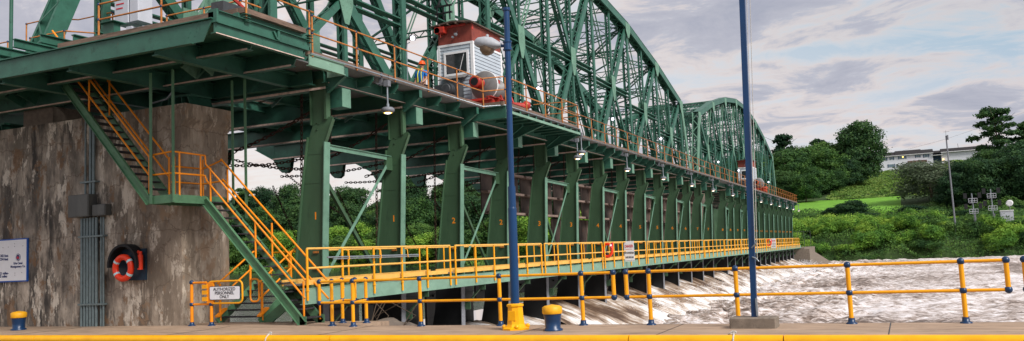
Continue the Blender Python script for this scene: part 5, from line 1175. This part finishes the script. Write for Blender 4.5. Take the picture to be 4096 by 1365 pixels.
q = MB(); q.path([(wx+0.065,wy-0.145,wz+1.655),(wx+0.065,wy-0.165,wz+1.625)], 0.014, 6); q.build('nose', 'skin', pe)
q = MB(); q.sphere((wx+0.035,wy-0.128,wz+1.665), 0.011, 6, 4).sphere((wx+0.095,wy-0.128,wz+1.665), 0.011, 6, 4); q.bar((wx+0.04,wy-0.135,wz+1.59), (wx+0.09,wy-0.135,wz+1.59), 0.01, 0.008); q.build('face_features', 'black', pe)
skin_obj('shirt', [J(0,0,0.90,0.155), J(0,0,1.15,0.155), J(0.02,-0.02,1.38,0.17), J(0.03,-0.03,1.47,0.085), J(0.20,-0.02,1.40,0.075), J(0.24,-0.04,1.18,0.065), J(-0.19,-0.02,1.40,0.075), J(-0.23,-0.02,1.18,0.065)], [(0,1),(1,2),(2,3),(2,4),(4,5),(2,6),(6,7)], 'shirt', pe)
skin_obj('trousers', [J(0,0,0.92,0.15), J(0.10,0,0.80,0.11), J(0.11,-0.02,0.46,0.08), J(0.11,0,0.10,0.07), J(-0.10,0,0.80,0.11), J(-0.11,-0.02,0.46,0.08), J(-0.11,0.02,0.10,0.07)], [(0,1),(1,2),(2,3),(0,4),(4,5),(5,6)], 'trouser', pe)
q = MB(); q.path([(wx+0.10,wy-0.16,wz+1.0),(wx+0.10,wy-0.20,wz+1.3),(wx+0.09,wy-0.12,wz+1.52),(wx+0.10,wy+0.12,wz+1.48),(wx+0.09,wy+0.18,wz+1.1)], 0.016, 6); q.path([(wx-0.06,wy-0.17,wz+1.0),(wx-0.05,wy-0.20,wz+1.3),(wx-0.03,wy-0.12,wz+1.53),(wx-0.05,wy+0.12,wz+1.48)], 0.016, 6); q.build('hiviz_straps', 'hiviz', pe)
q = MB(); q.lathe([(0.150,1.685),(0.150,1.70),(0.125,1.715),(0.12,1.77),(0.09,1.82),(0.03,1.84)], (wx+0.07,wy-0.05,wz), 16); q.build('hard_hat', 'hat', pe)
# ------------------------------------------------------------------ chains
def chain(p0, p1, label, sag=0.0, pitch=0.13, big_=1.0):
    q = MB(); q.link_chain(p0, p1, pitch*big_, sag, 0.016*big_, 0.075*big_)
    tag(q.build('chain', 'rust', None, p0), label, 'chain', 'rusty gate chains')
for k in range(0, 8):
    if k == 13: continue
    y0 = COLS[k]; nm = '%s upright numbered %d' % ('nearer' if k % 2 == 0 else 'farther', k//2+1)
    zb = 0.2 if k < 3 else 5.2
    chain((-16.97,y0+1.25,6.9), (-17.15,y0+1.25,zb), 'rusty chain hanging straight down just past the '+nm)
    chain((-16.65,y0+2.3,6.9), (-16.70,y0+2.3,5.2 if (k == 0 or k > 2) else 0.2), 'second hanging rusty chain past the '+nm)
chain((-20.16,21.5,5.22), (-16.5,21.5,6.36), 'heavy rusty chain rising from the pier towards the first upright', 0.10, big_=1.25)
chain((-20.2,21.5,5.18), (-16.8,21.5,4.50), 'rusty chain sloping down behind the first upright', 0.12)
chain((-20.0,21.5,4.88), (-16.83,21.5,4.86), 'nearly level rusty chain left of the first upright', 0.10)
chain((-26.9,32.7,5.9), (-23.4,32.7,3.6), 'rusty chain slanting down from the sheave left of the first upright', 0.1)
for k in range(0, 5):
    y0 = COLS[k]; nm = '%s upright numbered %d' % ('nearer' if k % 2 == 0 else 'farther', k//2+1)
    chain((-20.0,y0+4.9,5.0), (-16.4,y0+5.2,6.35), 'heavy rusty chain sagging upward behind the bay past the '+nm, 0.15, big_=1.2)
    chain((-21.8,y0+6.0,4.95), (-16.6,y0+5.4,5.0), 'level rusty chain crossing the bay past the '+nm, 0.12)
    chain((-22.2,y0+6.0,4.6), (-19.2,y0+5.4,0.0), 'rusty chain slanting down through the bay past the '+nm, 0.1)
# rocks and debris near the first bays
for i, (x, y, z, r, s_) in enumerate(((-13.0,19.9,-0.45,0.55,'pale boulder at the deck edge beside the return railing'),(-12.0,20.6,-0.9,0.6,'brown rock below the catwalk left of the second canal railing post'),(-9.9,21.0,-1.1,0.7,'boulder seen low behind the railing right of the second upright'),(-14.0,26.2,-1.3,0.6,'small rock behind the railing near the lamp post'),(-2.6,36.0,-2.7,0.0,''))):
    if not s_: continue
    q = MB(); q.sphere((x,y,z), r, 14, 10, (1.3,1,0.8)); 
    for vi in range(len(q.v)): p = V(q.v[vi]); d = noise.noise(p*1.8)*0.35*r; q.v[vi] = (p.x+d, p.y+d, p.z+d*0.7)
    tag(q.build('boulder', 'rock', None, (x,y,z-r)), s_, 'rock')
q = MB(); q.sphere((-5.2,35.5,-2.72), 0.9, 14, 8, (1.6,0.7,0.28)); tag(q.build('dark_rock', 'black', None, (-5.2,35.5,-2.9)), 'dark rock breaking the foam between two railing posts', 'rock')
q = MB(); 
for i in range(7): a = V((-12.9+random.uniform(-0.5,0.5),19.6+random.uniform(-0.2,0.3),-0.3)); q.path([a, a+V((random.uniform(-0.4,0.5),0.1,0.35)), a+V((random.uniform(-0.9,0.9),0.2,0.75))], 0.014, 5)
tag(q.build('driftwood', 'bark', None, (-12.9,19.6,-0.4)), 'tangle of driftwood twigs behind the short return railing', 'driftwood')
# ------------------------------------------------------------------ vegetation
def crown_mesh(name, lobes, nclump, perclump, leaf, mat, seed, cs=0.5, shell=0.55):
    rnd = random.Random(seed); vs = []; fs = []
    for _ in range(nclump):
        cx, cy, cz, rx, ry, rz = rnd.choice(lobes)
        while True:
            d = V((rnd.gauss(0,1), rnd.gauss(0,1), rnd.gauss(0,1))).normalized()
            if d.z > -0.75: break
        rr = shell+(1-shell)*rnd.random()**0.6; rr *= 1+0.22*noise.noise(d*2.2+V((seed,0,0)))
        c = V((cx+d.x*rx*rr, cy+d.y*ry*rr, cz+d.z*rz*rr))
        for _ in range(perclump):
            p = c+V((rnd.gauss(0,cs), rnd.gauss(0,cs), rnd.gauss(0,cs*0.6))); n_ = (d+V((rnd.gauss(0,.6), rnd.gauss(0,.6), rnd.gauss(0.3,.6)))).normalized()
            a = n_.orthogonal().normalized(); b_ = n_.cross(a); t = rnd.random()*6.28; a, b_ = a*cos(t)+b_*sin(t), b_*cos(t)-a*sin(t); s_ = leaf*rnd.uniform(0.6, 1.3)
            o = len(vs); vs += [p-a*s_-b_*s_*0.2, p+b_*s_*0.6, p+a*s_+b_*s_*0.1, p-b_*s_*0.6]; fs.append((o, o+1, o+2, o+3))
    me = bpy.data.meshes.new(name); me.from_pydata([tuple(v) for v in vs], [], fs); me.materials.append(M[mat]); me.update(); return me
def trunk_mesh(h, r, seed, limbs=6, zl=0.45):
    rnd = random.Random(seed); q = MB(); pts = [V((0,0,-1.5))]
    for k in range(1, 6): pts.append(V((rnd.uniform(-.3,.3)*k/3, rnd.uniform(-.3,.3)*k/3, h*0.85*k/5)))
    for i in range(5): q.tube(pts[i], pts[i+1], r*(1-i*0.17), 7, r*(1-(i+1)*0.17))
    for k in range(limbs):
        z = h*(zl+0.4*k/limbs); a = k*2.4+rnd.random(); L_ = h*0.3
        q.tube((0,0,z), (cos(a)*L_, sin(a)*L_, z+L_*0.7), r*0.35, 5, r*0.08)
    ob = q.build('trunk_src', 'bark'); me = ob.data; bpy.data.objects.remove(ob); return me
TY = {}
def ttype(k, h, w, mat, nc, seed, kind='round', leaf=0.42):
    rnd = random.Random(seed); L_ = []
    if kind == 'round':
        for i in range(15):
            a = i*2.4+rnd.random(); z = h*(0.18+0.70*i/14); rr = w*0.5*rnd.uniform(0.45,0.68)*sqrt(max(0.05,1-((z/h-0.45)/0.56)**2))
            L_.append((cos(a)*rr, sin(a)*rr, z, w*rnd.uniform(0.17,0.25), w*rnd.uniform(0.17,0.25), h*rnd.uniform(0.09,0.14)))
        L_ += [(0,0,h*0.55,w*0.36,w*0.36,h*0.40)]*2; cs, sh = 0.62, 0.8
    elif kind == 'open':          # layered open crown, sky showing through
        for i in range(17):
            z = h*(0.30+0.68*i/16); a = i*2.4; sp_ = w*0.5*(1.05-abs(z/h-0.55)*1.5); rr = sp_*rnd.uniform(0.45,0.85)
            L_.append((cos(a)*rr, sin(a)*rr, z, w*0.16, w*0.16, h*0.035))
        for i in range(5): L_.append((0,0,h*(0.4+0.13*i),w*0.14,w*0.14,h*0.06))
        cs, sh = 0.34, 0.3
    else:                          # shrub
        for i in range(7):
            a = rnd.random()*6.28; rr = w*0.5*rnd.uniform(0.2,0.65); L_.append((cos(a)*rr, sin(a)*rr, h*rnd.uniform(0.25,0.6), w*0.25, w*0.25, h*0.32))
        cs, sh = 0.3, 0.6
    TY[k] = (crown_mesh(k+'_crown', L_, nc, 9, leaf, mat, seed, cs, sh), trunk_mesh(h, max(0.1, h*0.022), seed, 7 if kind != 'shrub' else 3), h, w)
for i in range(3): ttype('rd%d' % i, 16, 13, 'leafD', 1700, 11+i, leaf=0.32)
for i in range(3): ttype('rm%d' % i, 14, 12, 'leafM', 1500, 21+i, leaf=0.30)
for i in range(3): ttype('rl%d' % i, 10, 9, 'leafL', 900, 31+i, leaf=0.27)
ttype('wl0', 14, 12, 'leafG', 1100, 41, leaf=0.26); ttype('op0', 18, 14, 'leafD', 720, 51, 'open', 0.42); ttype('op1', 14, 7, 'leafD', 300, 52, 'open', 0.42)
for i in range(2): ttype('sm%d' % i, 4, 6, 'leafM', 480, 61+i, 'shrub', 0.17)
for i in range(2): ttype('sl%d' % i, 3.5, 6, 'leafL', 480, 71+i, 'shrub', 0.16)
def tree(k, x, y, ztop, w, label, group=None, name='tree', z0=None, hs=None):
    cm, tm, h0, w0 = TY[k]; zb = terr(x, y) if z0 is None else z0; h = (ztop-zb) if hs is None else hs; s_ = (w/w0, w/w0, max(1.0, h)/h0)
    t = T(name, (x, y, zb), label, 'shrub' if name == 'shrub' else 'tree', group)
    t.rotation_euler = (0, 0, random.random()*6.28)
    for nm, me in (('crown', cm), ('trunk', tm)):
        ob = bpy.data.objects.new(nm, me); S.collection.objects.link(ob); ob.parent = t; ob.scale = s_
    return t
big_t = [('rd0',-11.2,282,37.1,15.5,'big dark round-headed tree at the top of the slope left of the white house'),
 ('op1',-35.4,300,37.5,10.5,'dark open tree on the skyline just right of the truss end'),
 ('rm0',-24.6,275,30.3,13,'mid green tree in the grove between the truss end and the big round tree'),
 ('rm1',-29.1,262,28.3,13,'mid green tree of the grove nearest the truss end'),
 ('rm2',-19.8,268,28.0,12.5,'mid green tree of the grove standing left of the big round tree'),
 ('rm0',-24.0,245,19.7,8,'low leafy tree at the left corner of the mown lawn'),
 ('rd1',-31.0,250,21.7,9.5,'dark tree at the foot of the grove by the end of the walkway'),
 ('rd2',-14.9,276,26.8,11,'lower dark tree under the big round tree'),
 ('op1',-25.1,300,34.8,6,'small skyline tree peeking over the grove, left of a pair'),
 ('op1',-22.4,300,34.2,5,'small skyline tree peeking over the grove, right of a pair'),
 ('rm1',-18.0,262,21.4,8,'leafy tree where the brush slope meets the grove'),
 ('op0',26.8,290,38.5,14.5,'tall dark open-crowned tree against the sky right of the white house'),
 ('op1',34.5,292,33.6,9,'open-crowned tree at the right edge against the sky'),
 ('rd0',21.75,262,23.7,13,'dark tree below the right end of the white house'),
 ('rd1',28.5,255,24.5,13,'dark leafy tree at the right edge under the open-crowned trees'),
 ('wl0',6.3,228,19.6,16.5,'grey-green willow-like tree left of the utility pole'),
 ('wl0',11.5,236,17.5,11,'smaller grey-green tree just right of the utility pole'),
 ('rm2',14.0,240,16.7,11,'leafy tree right of the utility pole'),
 ('rd2',17.8,235,14.3,11.5,'dark tree behind the twin signal masts'),
 ('rd0',23.6,230,15.0,12,'dark tree behind the satellite dish'),
 ('rd1',29.5,226,15.5,12,'dark tree at the right edge behind the dish'),
 ('rd2',24.5,246,19.5,12,'dark tree above the dish between two others'),]
for a in big_t: tree(*a)
rs = random.Random(5)
for (x, y, zt, w) in ((-27,258,24,12),(-22,258,22,11),(-33,266,28,12),(-17,272,26,11),(-27,280,31,12),(-20,285,32,12),(-15,290,33,12),(-33,284,31,12),(-38,262,27,12),(-42,275,31,13),(-29,248,17,9)):
    tree(rs.choice(['rm0','rm1','rm2','rd1']), x, y, zt, w, 'leafy tree filling the grove between the truss end and the big round tree', 'grove between truss end and big tree')
for i, (x, y, zt, w) in enumerate([(-14.6,205,8.7,5.5),(-10.7,204,10.1,7.5),(-6.7,200,7.0,5),(-18,200,7.1,6),(-2.8,202,6.6,7),(1.8,205,8.2,6.5),(-20.7,196,6.6,4),(6,204,6.9,7.5),(11,203,6.4,6.5),(15.4,205,6.6,6.5),(20.2,206,7.0,6.5),(24.8,205,7.0,6),(-12.6,196,6.0,6),(3.5,199,6.3,6)]):
    tree(['rd0','rd1','rd2','rm0'][i % 4], x, y, zt, w, 'dark rounded bush on the far bank between the lawn and the riverside scrub', 'dark bushes below the lawn', 'shrub')
for i, (x, h, w) in enumerate(((10.5,8,8),(13.5,10,9),(17,11,10),(20.5,10,9),(24,12,10),(28,12,10),(32,12,10),(36,13,11))):
    y = 212+(i % 2)*5; tree(['rd0','rd1','rd2'][i % 3], x, y, terr(x,y)+h, w, 'dark tree in the dense belt behind the signal masts and dish', 'dark tree belt behind the signal masts')
n_ = 0
for i in range(150):
    y = rs.uniform(177, 198); x = rs.uniform(-24, 34); zb = terr(x, y); h = rs.uniform(1.8, 3.6) if y < 186 else rs.uniform(2.2, 4.0)
    if 5.5 < x < 24 and y > 183: h = rs.uniform(0.8, 1.6)
    k = rs.choice(['sl0','sl1','sl0','sl1'] if x < 2 else ['sm0','sm1','sl0','sl1'])
    tree(k, x, y, zb+h, rs.uniform(4, 6.5), 'leafy riverside shrub crowding the far bank of the tailwater', 'riverside shrubs on the far bank', 'shrub')
# upstream bank seen through the uprights
for i in range(46):
    x = -262+i*5.0+rs.uniform(-1.5,1.5); y = 194+rs.uniform(-2,6); h = rs.uniform(6,10)
    tree(rs.choice(['rl0','rl1','rl2','rm0','rm1']), x, y, terr(x,y)+h, rs.uniform(8,11), 'bright leafy tree on the upstream river bank seen between the uprights', 'bright trees along the upstream bank')
for i in range(44):
    x = -270+i*5.4+rs.uniform(-2,2); y = 216+rs.uniform(-8,10); h = rs.uniform(10,16)
    tree(rs.choice(['rd0','rd1','rd2','rm1','rm2','rd1']), x, y, terr(x,y)+h, rs.uniform(10,14), 'darker tree in the second row of the upstream wood seen under the bridge', 'second row of the upstream wood')
for i in range(32):
    x = -285+i*7.8+rs.uniform(-3,3); y = 252+rs.uniform(-8,12); h = rs.uniform(10,19)
    tree(rs.choice(['rd0','rd1','rd2','op0']), x, y, terr(x,y)+h, rs.uniform(11,15), 'dark skyline tree of the upstream wood seen under the bridge', 'skyline trees of the upstream wood')
# ground cover
def cover(name, n, xr, yr, leaf, hmax, mat, label, cat, seed, cond=None):
    rnd = random.Random(seed); vs = []; fs = []
    while len(fs) < n:
        x = rnd.uniform(*xr); y = rnd.uniform(*yr)
        if cond and not cond(x, y): continue
        hh = max(0, noise.noise(V((x*0.22, y*0.22, seed)))+0.35)*hmax; z = terr(x, y)+hh*rnd.random()**0.4+0.1
        p = V((x, y, z)); n__ = V((rnd.gauss(0,.6), rnd.gauss(-0.4,.6), rnd.gauss(0.6,.5))).normalized(); a = n__.orthogonal().normalized(); b_ = n__.cross(a); t = rnd.random()*6.28; a, b_ = a*cos(t)+b_*sin(t), b_*cos(t)-a*sin(t); s_ = leaf*rnd.uniform(0.6,1.4)
        o = len(vs); vs += [p-a*s_, p+b_*s_*0.6, p+a*s_, p-b_*s_*0.6]; fs.append((o,o+1,o+2,o+3))
    me = bpy.data.meshes.new(name); me.from_pydata([tuple(v) for v in vs], [], fs); me.materials.append(M[mat]); me.update()
    ob = bpy.data.objects.new(name, me); S.collection.objects.link(ob); tag(ob, label, cat, None, 'stuff')
cover('hillside_brush', 80000, (-22, 36), (246, 378), 0.30, 1.3, 'leafB', 'rough green brush covering the slope below the white house', 'brush', 3, lambda x, y: x > -19+(y-246)*0.06)
cover('bank_undergrowth', 100000, (-32, 42), (175, 214), 0.17, 3.0, 'leafM', 'tangled undergrowth covering the far bank above the water', 'undergrowth', 8)
cover('upstream_undergrowth', 30000, (-270, -25), (188, 215), 0.55, 2.6, 'leafM', 'undergrowth along the upstream river bank', 'undergrowth', 9)
# ------------------------------------------------------------------ white house on the hill
hs = T('long_house', (11, 384, 29), 'long white two-storey building with dark roof and blue shutters on the hilltop', 'house')
Y0 = 380.0; KH = 1.242
def hz_(z): return 1.6+(z-1.6)*KH
def hx_(x): return x*KH
def hb(x0, x1, ya, yb, z0, z1): return MB().box(hx_(x0), hx_(x1), Y0+ya, Y0+yb, hz_(z0), hz_(z1))
hb(-6.3,9.85,0,9,21.5,27.95).build('wall', 'hsiding', hs)
hb(12.3,27,0.3,9,22,27.9).build('wall', 'hsiding', hs)
hb(9.85,12.3,3,8,22,28.2).build('entry_wall', 'shutter', hs)
def roof(x0, x1, ze, zr):
    q = MB(); ze, zr = hz_(ze), hz_(zr); q.prism([(Y0-0.6,ze),(Y0+4.5,zr),(Y0+9.6,ze),(Y0+9.6,ze-0.2),(Y0-0.6,ze-0.2)], 'x', hx_(x0), hx_(x1)); q.build('roof', 'roofs', hs)
roof(-6.6,-1.3,27.95,29.42); roof(-1.3,6.5,27.98,29.72); roof(6.5,10.05,27.95,29.48); roof(10.05,12.2,27.8,28.8); roof(12.2,27.3,27.85,29.25)
hb(-6.6,10.05,-0.72,-0.6,27.78,27.95).box(hx_(12.2), hx_(27.3), Y0-0.72, Y0-0.6, hz_(27.66), hz_(27.85)).build('gutter', 'trim', hs)
def hwin(x, z, w, h, sh=True):
    x, z = hx_(x), hz_(z)
    f = MB().box(x-w/2-0.10,x+w/2+0.10,Y0-0.06,Y0,z-h/2-0.10,z+h/2+0.10).build('window', 'trim', hs)
    MB().box(x-w/2,x+w/2,Y0-0.09,Y0-0.061,z-h/2,z+h/2).build('pane', 'hwin', f)
    if sh:
        for s_ in (-1, 1): MB().box(x+s_*(w/2+0.30)-0.2,x+s_*(w/2+0.30)+0.2,Y0-0.1,Y0,z-h/2-0.1,z+h/2+0.1).build('shutter', 'shutter', f)
hwin(-4.53,27.05,1.2,1.05); hwin(-2.27,27.12,0.7,0.95); hwin(0.83,27.12,2.1,1.0); hwin(5.44,27.2,1.0,0.9); hwin(7.91,27.1,1.2,1.15); hwin(-2.6,24.75,1.7,1.1); hwin(-0.9,24.6,0.6,1.3,False)
hb(2.36,8.02,-1.6,0,25.2,25.75).build('balcony_rail', 'deckred', hs)
hb(9.5,12.7,-0.6,2,27.0,27.12).build('porch_canopy', 'trim', hs)
MB().sphere((hx_(1.06),Y0-0.15,hz_(27.3)), 0.25, 8, 6).build('wall_lamp', 'warm', hs)
MB().sphere((hx_(12.72),Y0-0.2,hz_(25.5)), 0.25, 8, 6).build('porch_lamp', 'warm', hs)
MB().tube((hx_(17.5),Y0+4,hz_(29)), (hx_(17.4),Y0+4,hz_(30.5)), 0.07, 6).build('vent_pipe', 'dgrey', hs)
# utility pole, signal masts, hut and dish
up_ = T('utility_pole', (8.55, 181, 2.0), 'tall grey utility pole with small crossarm rising before the hill', 'pole')
MB().tube((8.55,181,1.5), (8.37,181,20.2), 0.17, 10, 0.13).build('shaft', 'lampgrey', up_); q = MB(); q.tube((8.37,181,20.1), (8.40,181,21.2), 0.03, 6); q.bar((8.0,181,20.95), (9.0,181,20.95), 0.05, 0.05); q.box(8.5,8.75,180.8,181.1,19.4,20.3); q.build('crossarm', 'lampgrey', up_)
tag(MB().path([(-10,200,18.6),(0,200,19.6),(9,200,21.4),(20,200,24.4),(45,200,32)], 0.02, 4).build('overhead_wire', 'dgrey', None, (0,200,19)), 'thin overhead wire crossing the sky above the white house', 'wire')
def sigmast(x, y, zb, zt, arms, label):
    t = T('signal_mast', (x, y, zb), label, 'signal mast', 'railway signal masts')
    MB().tube((x,y,zb), (x-0.15,y,zt), 0.09, 8).build('mast_tube', 'galv', t); MB().bar((x+0.1,y,zb), (x+0.06,y,zb+2.3), 0.5, 0.3).build('base_box', 'lampgrey', t)
    q = MB()
    for k in range(int((zt-zb)/0.35)): q.bar((x-0.35,y-0.1,zb+0.3+k*0.35), (x-0.05,y-0.1,zb+0.3+k*0.35), 0.03, 0.03)
    q.build('ladder', 'galv', t)
    for z in arms:
        q = MB()
        for dz in (0, 0.45): q.bar((x-0.8,y-0.3,z+dz), (x+0.65,y-0.3,z+dz), 0.06, 0.07)
        for dx in (-0.8,-0.3,0.2,0.65): q.bar((x+dx,y-0.3,z-0.35), (x+dx,y-0.3,z+0.45), 0.05, 0.05)
        q.bar((x-0.8,y-0.3,z-0.35), (x+0.65,y-0.3,z-0.35), 0.05, 0.06); q.build('maintenance_cage', 'cab', t)
        for dx in (-1.3, 1.1): MB().box(x+dx-0.3,x+dx+0.3,y-0.2,y-0.1,z+0.5,z+1.5).build('signal_head', 'black', t)
sigmast(11.95, 182, 3.0, 9.0, (5.6, 7.6), 'shorter pale signal mast with two cages, left of the pair')
sigmast(15.1, 182, 2.7, 9.6, (6.0, 8.3), 'taller pale signal mast with two cages, right of the pair')
hut = T('relay_hut', (17.4, 183, 2.5), 'small grey metal relay hut under the satellite dish', 'hut')
MB().box(16.3,18.4,183,184.5,2.3,5.4).build('hut_body', 'cab', hut); MB().box(16.2,18.5,182.9,184.6,5.4,5.55).build('hut_roof', 'trim', hut)
ds = T('satellite_dish', (17.9, 182.7, 5.5), 'white round satellite dish on a post above the relay hut', 'satellite dish')
MB().tube((17.9,182.9,5.5), (17.9,182.9,6.3), 0.05, 8).build('post', 'galv', ds)
q = MB(); q.lathe([(0.02,0.12),(0.35,0.08),(0.62,-0.02),(0.63,-0.04),(0.3,0.05)], (0,0,0), 20, 'y'); 
q.v = [tuple(Matrix.Rotation(R(-20),3,'Z') @ (Matrix.Rotation(R(-15),3,'X') @ V(p)) + V((17.9,182.8,6.8))) for p in q.v]; q.build('reflector', 'trim', ds)
tag(MB().box(-10.6,-9.6,381,385,27,29.9).build('pale_shed', 'hsiding', None, (-10,381,27)), 'small pale shed wall beside the left end of the hilltop house', 'shed')
